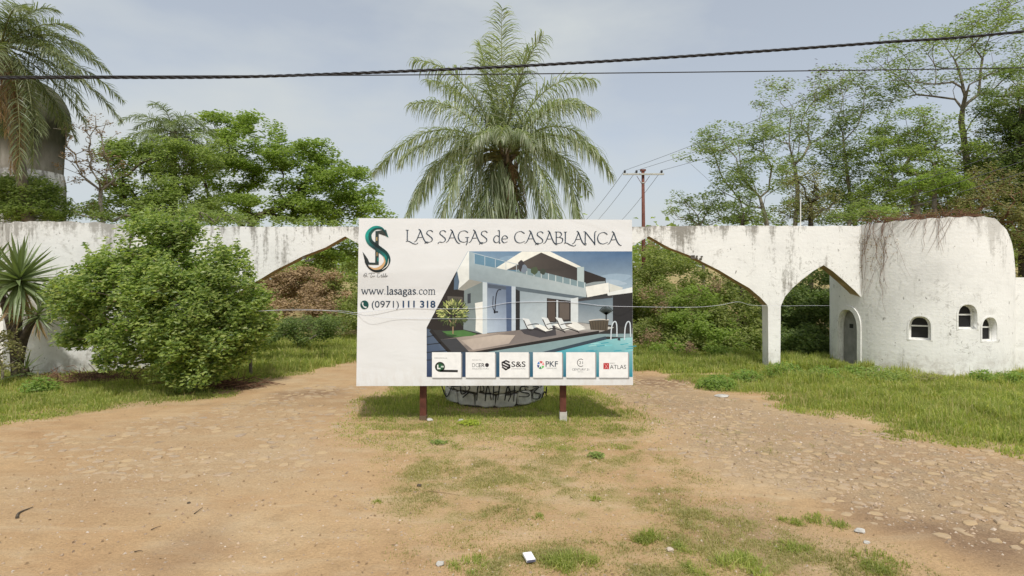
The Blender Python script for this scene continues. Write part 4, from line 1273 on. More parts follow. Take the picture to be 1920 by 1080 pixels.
# ------------------------------------------------------------------ planter under the palm
PC, PR, PH = (-0.40, 12.25), 1.12, 0.85
def planter():
    root = thing('stone_planter', 'round whitewashed stone planter with black graffiti under the palm', 'planter', (PC[0], PC[1], 0))
    mb = MB()
    mb.lathe((PC[0], PC[1], 0), [(PR - 0.045, -0.1), (PR - 0.045, PH - 0.02), (PR - 0.25, PH - 0.02), (PR - 0.25, 0.3)], 48)
    mb.build('core', M['mortar'], root, smooth=True)
    mb = MB(); mb.lathe((PC[0], PC[1], 0.62), [(0.01, 0.06), (PR - 0.26, 0)], 32)
    mb.build('soil', M['soil'], root)
    # stones: three uneven courses of irregular slabs
    rg = np.random.default_rng(5)
    def at(th, z, r): return np.array([PC[0] + r * math.sin(th), PC[1] - r * math.cos(th), z])
    z0 = 0.0
    for row, (h, nst) in enumerate(((0.30, 15), (0.27, 17), (0.28, 16))):
        ths = np.linspace(0, 2 * math.pi, nst, endpoint=False) + rg.uniform(-.09, .09, nst) + row * 0.21
        for k in range(nst):
            a0, a1 = ths[k], ths[(k + 1) % nst] + (2 * math.pi if k == nst - 1 else 0)
            g = 0.011
            out = []
            j = lambda s: rg.uniform(-s, s)
            za, zb = z0 + 0.012, z0 + h - 0.012
            sk = j(.07)
            for u, v in ((0, 0.1), (0.15, 0), (0.5, 0.0), (0.85, 0), (1, 0.12), (1, 0.85), (0.82, 1), (0.45, 1), (0.14, 1), (0, 0.88)):
                th = a0 + g + (a1 - a0 - 2 * g) * u + sk * (v - .5) + j(.012)
                out.append((th, za + (zb - za) * v + j(.02)))
            n = len(out)
            bul = rg.uniform(0.0, 0.02)
            cth = np.mean([o[0] for o in out]); cz = np.mean([o[1] for o in out])
            V = [at(t, z, PR - 0.06) for t, z in out] + [at(t, z, PR - 0.012) for t, z in out] + [at(cth + (t - cth) * .86, cz + (z - cz) * .84, PR + bul) for t, z in out] + [at(cth, cz, PR + bul + .006)]
            i = np.arange(n); i2 = (i + 1) % n
            m_ = MB(); m_.add(V, np.vstack([np.stack([i, i2, i2 + n, i + n], -1), np.stack([i + n, i2 + n, i2 + 2 * n, i + 2 * n], -1)]), np.stack([i + 2 * n, i2 + 2 * n, np.full(n, 3 * n)], -1))
            m_.build('stone', M['whitewash'], root)
        z0 += h
    # spray-can tags, in zoom pixels of the photo (1920x533 view of 740..1100, 710..810)
    mb = MB()
    S = [[(470, 80), (520, 190), (575, 80)], [(560, 90), (650, 85)], [(655, 80), (672, 165), (750, 110), (720, 60)], [(680, 200), (745, 150), (790, 165)],
         [(820, 230), (835, 85), (880, 80), (890, 130), (840, 150)], [(905, 235), (915, 140), (935, 85), (965, 225)], [(915, 160), (965, 155)], [(990, 85), (985, 225)], [(985, 150), (1050, 140)], [(1050, 80), (1030, 225)],
         [(1100, 230), (1130, 90), (1160, 175), (1135, 240)], [(1100, 175), (1180, 170)], [(1200, 80), (1190, 240)], [(1150, 140), (1215, 130)],
         [(1340, 95), (1270, 90), (1260, 140), (1340, 160), (1330, 190), (1240, 190)], [(1380, 90), (1440, 95), (1395, 145), (1455, 165), (1440, 210), (1380, 205), (1385, 150)], [(1470, 210), (1500, 140), (1520, 200), (1490, 220)], [(1520, 90), (1515, 170)]]
    def on_pl(px, py, lay):
        s = (px - 960) / F
        A_ = 1 + s * s; B_ = -2 * (s * PC[0] + PC[1]); rr = PR + 0.034
        C_ = PC[0] ** 2 + PC[1] ** 2 - rr ** 2
        d = B_ * B_ - 4 * A_ * C_
        Y = (-B_ - math.sqrt(max(d, 0))) / (2 * A_)
        return P(px, py, Y)
    for s in S:
        q = [(740 + x * 0.1875, 708 + y * 0.1875) for x, y in s]
        q = smooth_pts(q, 6) if len(q) > 2 else smooth_pts(q, 4)
        a, b = stroke2d(q, 2.0 + 0.5 * np.sin(np.linspace(0, 5, len(q))))
        mb.strip(np.array([on_pl(x, y, 0) for x, y in a]), np.array([on_pl(x, y, 0) for x, y in b]))
    mb.build('graffiti', M['spray'], root)
planter()

# ------------------------------------------------------------------ palms
def unit(v):
    v = np.asarray(v, float)
    return v / (np.linalg.norm(v, axis=-1, keepdims=True) + 1e-9)

def bez(p0, p1, p2, n):
    t = np.linspace(0, 1, n)[:, None]
    return (1 - t) ** 2 * np.asarray(p0) + 2 * t * (1 - t) * np.asarray(p1) + t * t * np.asarray(p2)

def frond_mesh(path, L=0.55, pairs=80, wid=0.024, droop=1.0, rg=None, start=0.16, nseg=3, fan=1.0):
    """a feather leaf along path: leaflets on both sides in several planes, hanging"""
    rg = rg or RNG
    path = np.asarray(path, float)
    n = len(path)
    s = np.concatenate([[0], np.cumsum(np.linalg.norm(np.diff(path, axis=0), axis=1))]); s /= s[-1]
    u = np.repeat(np.linspace(start, 0.995, pairs), 2) + rg.uniform(-0.006, 0.006, pairs * 2)
    u = np.clip(u, 0, 1)
    side = np.tile([1.0, -1.0], pairs)
    pos = np.stack([np.interp(u, s, path[:, k]) for k in range(3)], -1)
    tanp = unit(np.gradient(path, axis=0))
    tan = unit(np.stack([np.interp(u, s, tanp[:, k]) for k in range(3)], -1))
    up = np.array([0, 0, 1.0])
    sd = np.cross(tan, up)
    ln = np.linalg.norm(sd, axis=1, keepdims=True)
    # near-vertical stretches: keep a steady side vector
    sd = np.where(ln > 0.15, sd / (ln + 1e-9), np.array([1.0, 0.05, 0]))
    nu = np.cross(sd, tan)
    m = len(u)
    plane = rg.choice([-0.15, 0.35, 0.75], m) * fan + rg.normal(0, 0.18, m)
    d = unit(sd * side[:, None] * rg.uniform(0.75, 1.0, m)[:, None] + tan * (0.55 + 0.5 * u[:, None]) + nu * plane[:, None])
    prof = np.interp(u, [0, 0.15, 0.3, 0.6, 0.85, 1.0], [0.45, 0.7, 1.0, 1.0, 0.72, 0.38])
    ll = L * prof * rg.uniform(0.78, 1.15, m)
    g = droop * rg.uniform(0.6, 1.35, m)
    V = []
    wv = unit(np.cross(d, rg.normal(0, 1, (m, 3)) * 0.5 + up))
    cur, dd = pos, d
    ws = {2: [0.7, 1.0, 0.12], 3: [0.55, 1.0, 0.8, 0.12], 4: [0.5, 1.0, 0.95, 0.65, 0.1]}[nseg]
    for k in range(nseg + 1):
        V.append(cur - wv * (wid * ws[k] / 2))
        V.append(cur + wv * (wid * ws[k] / 2))
        dd = unit(dd + np.array([0, 0, -1.0]) * (g * (0.22 + 0.30 * k))[:, None])
        cur = cur + dd * (ll / nseg)[:, None]
    V = np.stack(V, 1)                       # m, 2*(nseg+1), 3
    k2 = 2 * (nseg + 1)
    base = np.arange(m)[:, None] * k2
    q = np.concatenate([base + np.array([[2 * k, 2 * k + 1, 2 * k + 3, 2 * k + 2]]) for k in range(nseg)])
    return V.reshape(-1, 3), q

def make_frond(path, parent, mats, L, pairs, wid, droop, rw=0.022, name='frond', rg=None, start=0.16, fan=1.0, nseg=3):
    V, q = frond_mesh(path, L, pairs, wid, droop, rg, start, nseg, fan)
    mb = MB()
    mb.tube(path, np.linspace(rw, rw * 0.2, len(path)), 5)
    ng = sum(len(a) for a in mb.Q)
    mb.add(V, q)
    me = mb.mesh(name)
    for mt in mats: me.materials.append(mt)
    mi = np.ones(len(me.polygons), np.int32)
    mi[:ng] = 0; mi[len(me.polygons) - len(mb.N):] = 0
    me.polygons.foreach_set('material_index', mi)
    return link(name, me, None, parent)

def trunk_mesh(mb, pts, rad, sides=12, ring=0.12):
    pts = smooth_pts(pts, 10)
    s = np.linspace(0, 1, len(pts))
    r = np.interp(s, np.linspace(0, 1, len(rad)), rad) * (1 + 0.05 * np.sin(np.arange(len(pts)) * 2.1))
    mb.tube(pts, r, sides)

def central_palm():
    rg = np.random.default_rng(12)
    Y = PC[1]
    c = P(947, 292, Y)
    root = thing('palm_tree', 'tall feathery palm rising directly behind the billboard', 'palm', (PC[0] + 0.1, Y, 0))
    mb = MB()
    trunk_mesh(mb, [(PC[0] + 0.12, Y, 0.5), (PC[0] + 0.2, Y, 2.5), c + (0.02, 0, -1.2), c + (0, 0, 0.15)], [0.26, 0.2, 0.19, 0.15])
    mb.build('trunk', M['palm_trunk'], root, smooth=True)
    # boots of old leaf bases
    mb = MB()
    for k in range(30):
        a = k * 2.4; z = -1.15 + 1.2 * k / 30
        p0 = c + np.array([0.15 * math.cos(a), 0.15 * math.sin(a), z])
        p1 = p0 + np.array([0.22 * math.cos(a), 0.22 * math.sin(a), 0.28])
        mb.tube(bez(p0, p0 + (p1 - p0) * (0.6, 0.6, 0.2), p1, 4), [0.05, 0.04, 0.03, 0.015], 5)
    mb.build('leaf_base', M['palm_trunk'], root, smooth=True)
    # fronds read off the photo: control point and tip (pixels), depth offset of each (m)
    F_ = [((938, 150), -0.05, (941, 14), 0.1), ((958, 140), -0.2, (1019, 66), -0.5), ((922, 180), 0.3, (900, 84), 0.6), ((955, 180), 0.4, (988, 92), 0.9), ((930, 175), 0.6, (921, 70), 1.0),
          ((880, 115), -0.2, (774, 112), -0.2), ((895, 165), 0.6, (800, 150), 1.4), ((1010, 125), -0.3, (1114, 150), -0.3), ((1000, 175), 0.6, (1085, 190), 1.5),
          ((820, 180), 0.1, (702, 322), 0.2), ((850, 215), -0.6, (752, 300), -1.2), ((1060, 165), 0.1, (1146, 330), 0.2), ((1035, 215), -0.6, (1122, 290), -1.2),
          ((838, 228), -0.4, (764, 405), -0.8), ((825, 255), 0.5, (780, 380), 1.0), ((1050, 222), -0.4, (1084, 410), -0.8), ((1058, 250), 0.6, (1104, 360), 1.2),
          ((862, 252), -0.8, (822, 440), -1.2), ((1015, 252), -0.8, (1048, 440), -1.2), ((885, 268), -0.5, (855, 450), -0.7), ((1000, 262), -0.5, (1020, 450), -0.7),
          ((945, 205), -0.8, (938, 262), -1.45), ((918, 215), -0.7, (884, 275), -1.3), ((972, 210), -0.7, (1002, 275), -1.3),
          ((958, 320), -0.5, (985, 470), -0.6), ((925, 290), -0.6, (915, 440), -0.8), ((912, 300), -0.55, (902, 450), -0.75), ((925, 310), -0.5, (930, 470), -0.6), ((870, 200), 1.2, (840, 350), 2.1), ((1010, 190), 1.2, (1050, 330), 2.1),
          ((930, 160), 1.4, (925, 260), 2.6), ((960, 190), 1.4, (990, 350), 2.0), ((905, 290), 0.8, (880, 440), 1.0),
          ((865, 170), -0.6, (772, 195), -1.2), ((1028, 160), -0.6, (1112, 205), -1.2)]
    for k, (pc, dc, pt, dt) in enumerate(F_):
        p1 = P(pc[0], pc[1], Y + dc); p2 = P(pt[0], pt[1], Y + dt)
        st = c + np.array([(p1[0] - c[0]) * 0.06, dc * 0.06, rg.uniform(-0.12, 0.12)])
        path = bez(st, p1, p2, 18)
        low = pt[1] > 390
        make_frond(path, root, [M['rachis'], M['frond']], 0.44 if 255 < pt[1] < 280 else 0.74 if pt[1] > 100 else 0.78, 110, 0.021, 1.2 if pt[1] > 100 else 0.7, rg=rg, fan=1.0, nseg=4)
    # dead fronds hanging close to the trunk
    for k, (pc, dc, pt, dt) in enumerate((((968, 300), -0.3, (972, 430), -0.3), ((985, 305), -0.1, (978, 440), 0.0), ((930, 310), 0.2, (935, 440), 0.2), ((958, 305), -0.4, (955, 425), -0.35))):
        path = bez(c + (0, 0, -0.1), P(*pc, Y + dc), P(*pt, Y + dt), 12)
        o = make_frond(path, root, [M['dry_vine'], M['dry']], 0.34, 60, 0.02, 1.4, rg=rg, name='dead_frond')
    # hanging fruit stalk
    mb = MB()
    for k in range(70):
        b0 = P(962 + rg.normal(0, 3), 315 + rg.uniform(-6, 10), Y - 0.3)
        b1 = P(958 + rg.normal(0, 6), 372 + rg.uniform(0, 36), Y - 0.36 + rg.normal(0, .08))
        mb.tube(bez(b0, (b0 + b1) / 2 + rg.normal(0, .05, 3), b1, 5), [0.012, 0.012, 0.014, 0.014, 0.01], 4)
    mb.build('fruit_cluster', M['fruit'], root)
    mb = MB()
    for k in range(40):
        b0 = c + rg.normal(0, .05, 3) + np.array([-0.42, -0.5, -0.1])
        mb.tube(bez(b0 + (0.3, 0.2, 0), b0 + (0, 0, 0.05), b0 + np.array([-0.15, -0.1, -0.25]) + rg.normal(0, .08, 3), 4), [0.01, 0.012, 0.014, 0.012], 4)
    mb.build('fruit_cluster', M['leaf_olive'], root)
central_palm()

def generic_palm(name, label, c, base, nf, L, leaf, mats, seed, skirt=10, trunk_r=0.17, extra=(), wid=0.028, pairs=70, emin=-0.9):
    rg = np.random.default_rng(seed)
    root = thing(name, label, 'palm', tuple(base))
    mb = MB()
    trunk_mesh(mb, [np.array(base) + (0, 0, -0.1), (np.array(base) * 0.5 + np.array(c) * 0.5), np.array(c)], [trunk_r * 1.2, trunk_r, trunk_r * 0.85])
    mb.build('trunk', M['palm_trunk'], root, smooth=True)
    for k in range(nf):
        az = k * 2.39996 + rg.normal(0, .12)
        el = 1.35 + (emin - 1.35) * (k / nf) ** 0.85
        d = np.array([math.cos(az) * math.cos(el), math.sin(az) * math.cos(el), math.sin(el)])
        Lk = L * rg.uniform(0.85, 1.1)
        p1 = np.array(c) + d * Lk * 0.55
        p2 = p1 + unit(d * 0.8 + np.array([0, 0, -0.85 - 0.3 * rg.random()])) * Lk * 0.55
        make_frond(bez(c, p1, p2, 14), root, mats, leaf, pairs, wid, 0.75, rg=rg)
    for p1, p2 in extra:
        make_frond(bez(c, p1, p2, 14), root, mats, leaf, pairs, wid, 0.75, rg=rg)
    for k in range(skirt):
        az = rg.uniform(0, 6.28)
        o = np.array([math.cos(az), math.sin(az), 0])
        make_frond(bez(np.array(c) + (0, 0, -0.2), np.array(c) + o * 0.8 + (0, 0, -0.4), np.array(c) + o * rg.uniform(.25, .7) + (0, 0, -rg.uniform(1.8, 4.2)), 10), root, [M['dry_vine'], M['dry']], 0.5, 46, 0.024, 1.5, rg=rg, name='dead_frond')
    return root
YL = 17.2
cl = P(2, 85, YL)
generic_palm('palm_tree', 'palm with drooping fronds and brown dead skirt by the domed tower', cl, (cl[0], YL + 1.8, 0.0), 28, 3.5, 0.62, [M['rachis'], M['frond_left']], 31, skirt=20, wid=0.026, pairs=92, emin=-0.95,
             extra=[(P(70, 100, 16.6), P(62, 320, 16.4)), (P(95, 95, 17), P(160, 205, 17)), (P(100, 40, 17), P(170, 100, 17.2)), (P(95, 60, 16.2), P(165, 160, 16)), (P(50, 0, 17), P(105, 20, 17.4)), (P(45, 130, 16.2), P(35, 340, 15.9)), (P(90, 20, 16.6), P(150, 60, 16.6))])
cm_ = P(325, 248, 26)
generic_palm('palm_tree', 'greyish green palm poking out of the broad tree left of centre', cm_, (cm_[0], 26, 0.8), 26, 2.7, 0.55, [M['rachis'], M['frond_far']], 32, skirt=9, wid=0.034, pairs=60)

# ------------------------------------------------------------------ trees with leaves
LIGHT = unit(np.array([0.08, -0.62, 0.80]))
def leaves(cent, size, rg, aspect=0.5, up=0.7, fold=0.25):
    """one bent two-triangle leaf per centre"""
    m = len(cent)
    az = rg.uniform(0, 2 * math.pi, m)
    d = np.stack([np.cos(az), np.sin(az), rg.normal(-0.15, 0.4, m)], -1); d = unit(d)
    d = unit(d - LIGHT * (d @ LIGHT)[:, None] * 0.6)
    nrm = unit(rg.normal(0, 1, (m, 3)) * (1 - up) * 0.9 + LIGHT * up)      # leaves turn towards the light
    sd = unit(np.cross(d, nrm)); nrm = np.cross(sd, d)
    s = (size * rg.uniform(0.65, 1.3, m))[:, None]
    b = cent - d * s * 0.5; t = cent + d * s * 0.5
    mid = cent - d * s * 0.06
    l = mid + sd * s * aspect * 0.5 + nrm * s * fold * aspect
    r = mid - sd * s * aspect * 0.5 + nrm * s * fold * aspect
    V = np.stack([b, r, t, l], 1).reshape(-1, 3)
    k = np.arange(m)[:, None] * 4
    return V, np.concatenate([k + np.array([[0, 1, 2]]), k + np.array([[0, 2, 3]])])

def clump_points(rg, blobs, per_px):
    """blobs: (px, py, Y, rx_px, ry_px, depth_m): points, mostly near the outside"""
    out = []
    for (px, py, Y, rx, ry, rd) in blobs:
        n = max(3, int(per_px * rx * ry / 100.0))
        d = unit(rg.normal(0, 1, (n, 3)))
        rr = rg.uniform(0.35, 1.0, n) ** 0.6
        c = P(px, py, Y)
        out.append(c + d * rr[:, None] * np.array([rx * Y / F, rd, ry * Y / F]))
    return np.concatenate(out)

def skeleton(trunk, pts, rg, step=0.5, wig=0.09, pull=0.09, rbase=None, rtwig=0.010, expo=0.42, upcurve=0.15):
    """joins every point to the growing tree; returns tubes"""
    tr = smooth_pts(trunk, 6)
    nodes = [p for p in tr]; par = [-1] + list(range(len(tr) - 1))
    plen = list(np.concatenate([[0], np.cumsum(np.linalg.norm(np.diff(tr, axis=0), axis=1))]))
    order = np.argsort(np.linalg.norm(pts - tr[-1], axis=1))
    NA = np.zeros((len(tr) + 40 * len(pts) + 10, 3)); NA[:len(tr)] = tr
    PL = np.zeros(len(NA)); PL[:len(tr)] = plen
    n = len(tr); n_t = max(1, int(len(tr) * 0.55))
    chains, leafnode = [], []
    for i in order:
        p = pts[i]
        dv = p - NA[:n]
        dist = np.linalg.norm(dv, axis=1)
        cost = dist + pull * PL[:n] + np.where(dv[:, 2] < 0, -dv[:, 2] * 0.8, 0)
        cost[:n_t] += 3.0
        j = int(np.argmin(cost))
        d = dist[j]
        k = max(1, int(d / step))
        a = NA[j]
        prevdir = unit(a - NA[par[j]]) if par[j] >= 0 else np.array([0, 0, 1.0])
        ctrl = a + prevdir * d * 0.35 + np.array([0, 0, upcurve * d]) + rg.normal(0, wig * d, 3) * (1, 1, .5)
        ctrl = ctrl * 0.75 + (a + p) / 2 * 0.25
        path = bez(a, ctrl, p, k + 1)[1:]
        prev = j; ch = [j]
        for q in path:
            NA[n] = q + rg.normal(0, wig * step * 0.5, 3) * (q is not path[-1])
            par.append(prev); PL[n] = PL[prev] + d / k
            ch.append(n); prev = n; n += 1
        chains.append(ch); leafnode.append(prev)
    w = np.zeros(n)
    for e in leafnode:
        w[e] += 1
    for q in range(n - 1, 0, -1):
        if par[q] >= 0: w[par[q]] += w[q]
    if rbase:
        expo = max(0.3, math.log(rbase / rtwig) / math.log(max(w[0], 2)))
    rad = rtwig * np.maximum(w, 1) ** expo
    mb = MB()
    mb.tube(NA[:len(tr)], rad[:len(tr)] * np.linspace(1.25, 1, len(tr)), 9)
    for ch in chains:
        r = rad[ch].copy(); r[0] = min(r[0], r[1] * 1.25)
        mb.tube(NA[ch], r, 6 if r[0] > 0.04 else (4 if r[0] > 0.018 else 3), cap=False)
    return mb, NA[leafnode], NA[:n][w[:n] <= 3]

def tree(name, label, cat, base, trunk, blobs, dens, mat, bark, seed, leaf=0.11, nleaf=60, crad=(0.42, 0.42, 0.22), rbase=0.18, aspect=0.5, step=0.5, rtwig=0.007, pull=0.09, pods=0, group=None, upcurve=0.15, leafy=1.0, extra_mat=None, wig=0.09, up=0.6):
    rg = np.random.default_rng(seed)
    root = thing(name, label, cat, tuple(base), group)
    pts = clump_points(rg, blobs, dens)
    mb, ends, twigs = skeleton([np.array(p, float) for p in trunk], pts, rg, step=step, pull=pull, rbase=rbase, rtwig=rtwig, upcurve=upcurve, wig=wig)
    mb.build('trunk', bark, root, smooth=True)
    keep = rg.random(len(ends)) < leafy
    e = ends[keep]
    if len(e):
        scale = rg.uniform(0.6, 1.3, len(e))
        n_ = np.maximum(4, (nleaf * scale ** 1.6).astype(int))
        cen = np.repeat(e, n_, axis=0); sc = np.repeat(scale, n_)[:, None]
        off = unit(rg.normal(0, 1, (len(cen), 3))) * (rg.random((len(cen), 1)) ** 0.45)
        cen = cen + off * np.array(crad) * sc
        V, t = leaves(cen, leaf, rg, aspect, up)
        crown = link('crown', mesh_np('crown', V, [t]), mat, root)
    if pods:
        top = ends[np.argsort(-ends[:, 2])[:pods * 2]]
        top = top[rg.permutation(len(top))[:pods]]
        cen = np.repeat(top, 26, axis=0) + rg.normal(0, 0.16, (len(top) * 26, 3)) * (1, 1, 1.1)
        V, t = leaves(cen, 0.17, rg, 0.22, 0.1)
        link('seed_pods', mesh_np('seed_pods', V, [t]), M['pods'], root)
    return root

def gpt(px, Y):
    x = (px - 960) / F * Y
    return np.array([x, Y, float(terrain(x, Y)) - 0.1])

# broad bright tree left of centre
tree('broad_tree', 'broad spreading tree with bright green layered crown behind the left arch', 'tree', gpt(440, 31), [gpt(440, 31), P(446, 480, 31), P(470, 425, 31)],
     [(470, 285, 31, 75, 45, 2.4), (420, 235, 31, 55, 24, 2.2), (560, 300, 31, 75, 28, 2.4), (640, 330, 31, 70, 24, 2.4), (600, 360, 31, 80, 26, 2.6), (675, 365, 31, 55, 20, 1.9), (520, 385, 31, 90, 28, 2.6), (610, 400, 31, 90, 22, 2.6), (700, 400, 31, 45, 14, 1.8),
      (600, 285, 31, 40, 18, 1.8), (480, 240, 31, 45, 18, 1.8), (630, 465, 31, 50, 26, 2.2), (560, 455, 31, 40, 20, 1.9), (430, 330, 31, 60, 40, 2.4), (440, 395, 31, 60, 25, 2.4)],
     1.35, M['leaf_bright'], M['bark_dark'], 41, leaf=0.185, nleaf=150, crad=(0.70, 0.70, 0.30), rbase=0.26, rtwig=0.007)
tree('leafy_tree', 'dense mid-green tree left of the broad tree above the wall', 'tree', gpt(255, 24), [gpt(255, 24), P(258, 440, 24), P(262, 380, 24)],
     [(240, 290, 24, 42, 36, 1.6), (270, 350, 24, 62, 40, 1.9), (225, 275, 24, 26, 20, 1.2), (330, 300, 24.5, 62, 32, 1.8), (250, 395, 23.5, 70, 25, 1.8), (350, 370, 24, 60, 40, 1.9), (300, 400, 23, 60, 20, 1.6), (385, 285, 24.5, 45, 30, 1.6)],
     1.5, M['leaf_mid'], M['bark_dark'], 42, leaf=0.14, nleaf=140, crad=(0.52, 0.52, 0.28), rbase=0.22)
tree('bare_tree', 'thin nearly leafless tree with brown tufts between tower and leafy tree', 'tree', gpt(195, 21), [gpt(195, 21), P(193, 430, 21), P(188, 380, 21)],
     [(160, 260, 21, 45, 30, 1.2), (200, 240, 21, 30, 18, 1.0), (140, 310, 21, 30, 40, 1.0), (190, 320, 21, 35, 40, 1.0), (150, 385, 20.5, 30, 16, 1)],
     2.2, M['leaf_brown'], M['bark_pale'], 43, leaf=0.10, nleaf=22, crad=(0.2, 0.2, 0.14), rbase=0.07, rtwig=0.010, leafy=0.7, pull=0.5)
tree('wall_shrub', 'dark green shrub leaning over the round wall below the domed tower', 'shrub', gpt(40, 19.0), [gpt(40, 19.0), P(40, 470, 19.0), P(45, 420, 18.8)],
     [(50, 368, 18.4, 62, 36, 1.0), (20, 356, 18.2, 40, 28, 1.0), (85, 392, 18.4, 42, 22, 1.0), (15, 400, 18, 35, 20, 1.0)],
     3.6, M['leaf_mid'], M['bark'], 44, leaf=0.09, nleaf=110, crad=(0.34, 0.34, 0.2), rbase=0.09)
tree('wall_shrub', 'light green shrub tops peeping over the wall behind the bush', 'shrub', gpt(330, 19), [gpt(330, 19), P(330, 470, 19)],
     [(230, 408, 19, 60, 12, 0.8), (340, 402, 19, 70, 18, 0.9), (430, 412, 19, 55, 12, 0.8), (160, 400, 19, 40, 14, 0.8)],
     2.6, M['leaf_mid'], M['bark'], 45, leaf=0.09, nleaf=60, crad=(0.32, 0.32, 0.18), rbase=0.08)

# the large bush in front of the left wall
def big_bush():
    rg = np.random.default_rng(51)
    Yb = 13.3
    root = thing('bush', 'large rounded green bush in front of the round wall on the left', 'bush', (P(345, 700, Yb)[0], Yb, 0))
    blobs = [(300, 500, 13.3, 95, 50, 1.3), (230, 560, 13.2, 95, 60, 1.4), (340, 570, 12.7, 110, 75, 1.3), (430, 540, 13.3, 62, 62, 1.2), (400, 630, 12.8, 85, 70, 1.2), (150, 560, 13.4, 55, 45, 1.1),
             (300, 445, 13.4, 60, 32, 0.9), (270, 640, 13.0, 95, 45, 1.2), (460, 600, 13.2, 40, 60, 1.0), (370, 690, 12.7, 75, 28, 0.9), (215, 500, 13.4, 50, 34, 1.0), (420, 485, 13.4, 42, 24, .8), (345, 440, 13.4, 30, 24, .6), (170, 620, 13.3, 50, 34, .9)]
    pts = clump_points(rg, [(a, b, c_, d * 0.88, e * 0.94, f) for a, b, c_, d, e, f in blobs], 1.6)
    pts = pts[pts[:, 2] > 0.12]
    base = np.array([P(360, 700, Yb)[0], Yb, -0.05])
    mb, ends, tw = skeleton([base, base + (-0.1, 0, 0.5), base + (-0.25, 0, 0.95)], pts, rg, step=0.3, rbase=0.09, rtwig=0.008, upcurve=0.25)
    for k in range(7):
        a = rg.uniform(0, 6.28); e = ends[rg.integers(len(ends))]
        mb.tube(bez(base + (0.25 * math.cos(a), 0.25 * math.sin(a), 0), base + (0.4 * math.cos(a), 0.4 * math.sin(a), 1.0), e, 8), np.linspace(0.035, 0.01, 8), 5)
    mb.build('stem', M['bark'], root, smooth=True)
    sc_ = rg.uniform(0.6, 1.3, len(ends))
    n_ = (112 * sc_ ** 1.5).astype(int)
    cen = np.repeat(ends, n_, axis=0); s3 = np.repeat(sc_, n_)[:, None]
    off = unit(rg.normal(0, 1, (len(cen), 3))) * rg.random((len(cen), 1)) ** 0.5
    cen = cen + off * np.array((0.28, 0.28, 0.26)) * s3
    # shoots standing out of the outline
    top = ends[np.argsort(-ends[:, 2] - rg.normal(0, 0.5, len(ends)))[:140]]
    sh = np.concatenate([t + np.outer(np.linspace(0.1, 0.5, 16), unit(np.array([rg.normal(0, .4), rg.normal(0, .4), 1]))) + rg.normal(0, .035, (16, 3)) for t in top])
    cen = np.concatenate([cen, sh])
    cen = cen[cen[:, 2] > 0.04]
    V, t = leaves(cen, 0.112, rg, 0.46, 0.55)
    dead = cen[rg.integers(len(cen), size=260)]
    dV, dt = leaves(dead + rg.normal(0, .03, dead.shape), 0.09, rg, 0.45, 0.5)
    link('dead_leaves', mesh_np('dead_leaves', dV, [dt]), M['leaf_brown'], root)['kind'] = 'stuff'
    link('crown', mesh_np('crown', V, [t]), M['leaf_bush'], root)
big_bush()

# right-hand trees
tree('sparse_tree', 'small thin-leaved tree above the wall just right of the power pole', 'tree', gpt(1320, 26), [gpt(1320, 26), P(1318, 470, 26), P(1312, 425, 26)],
     [(1300, 385, 26, 55, 30, 1.4), (1270, 400, 26, 25, 18, 1.0), (1340, 380, 26, 30, 28, 1.2), (1330, 410, 26, 40, 14, 1.0)],
     2.03, M['leaf_sparse'], M['bark_pale'], 61, leaf=0.125, nleaf=57, crad=(0.41, 0.41, 0.21), rbase=0.062, leafy=0.78, aspect=0.42, pull=0.55)
tree('sparse_tree', 'open-crowned tree leaning left with pale forked trunk behind the wall', 'tree', gpt(1445, 25), [gpt(1445, 25), P(1440, 440, 25), P(1425, 370, 25)],
     [(1320, 285, 25, 50, 22, 1.5), (1350, 255, 25, 50, 22, 1.4), (1390, 290, 25, 60, 30, 1.7), (1365, 340, 25, 50, 24, 1.5), (1420, 330, 25, 55, 40, 1.6), (1380, 390, 25, 45, 20, 1.4), (1430, 255, 25, 40, 24, 1.3)],
     1.42, M['leaf_sparse'], M['bark_pale'], 62, leaf=0.135, nleaf=93, crad=(0.57, 0.57, 0.24), rbase=0.093, leafy=0.78, aspect=0.42, pull=0.55)
tree('sparse_tree', 'tall thin tree topped with dark seed pods against the sky', 'tree', gpt(1490, 27), [gpt(1490, 27), P(1490, 440, 27), P(1495, 350, 27), P(1480, 270, 27)],
     [(1440, 175, 27, 40, 22, 1.4), (1520, 165, 27, 50, 28, 1.6), (1470, 240, 27, 55, 34, 1.7), (1540, 240, 27, 50, 36, 1.7), (1510, 320, 27, 60, 44, 1.8), (1570, 150, 27, 30, 26, 1.2)],
     1.35, M['leaf_sparse'], M['bark_pale'], 63, leaf=0.135, nleaf=83, crad=(0.57, 0.57, 0.27), rbase=0.093, leafy=0.78, pods=18, aspect=0.42, pull=0.55)
tree('sparse_tree', 'slender open tree standing between the pod-topped tree and the dense greenery', 'tree', gpt(1615, 26), [gpt(1615, 26), P(1605, 440, 26), P(1590, 340, 26), P(1580, 250, 26)],
     [(1590, 180, 26, 45, 40, 1.4), (1640, 190, 26, 40, 30, 1.3), (1600, 260, 26, 60, 40, 1.6), (1560, 300, 26, 50, 40, 1.6), (1600, 350, 26, 60, 36, 1.6), (1580, 400, 25.5, 55, 20, 1.4)],
     1.49, M['leaf_sparse'], M['bark_pale'], 64, leaf=0.135, nleaf=98, crad=(0.57, 0.57, 0.30), rbase=0.081, leafy=0.78, pods=5, aspect=0.42, pull=0.55)
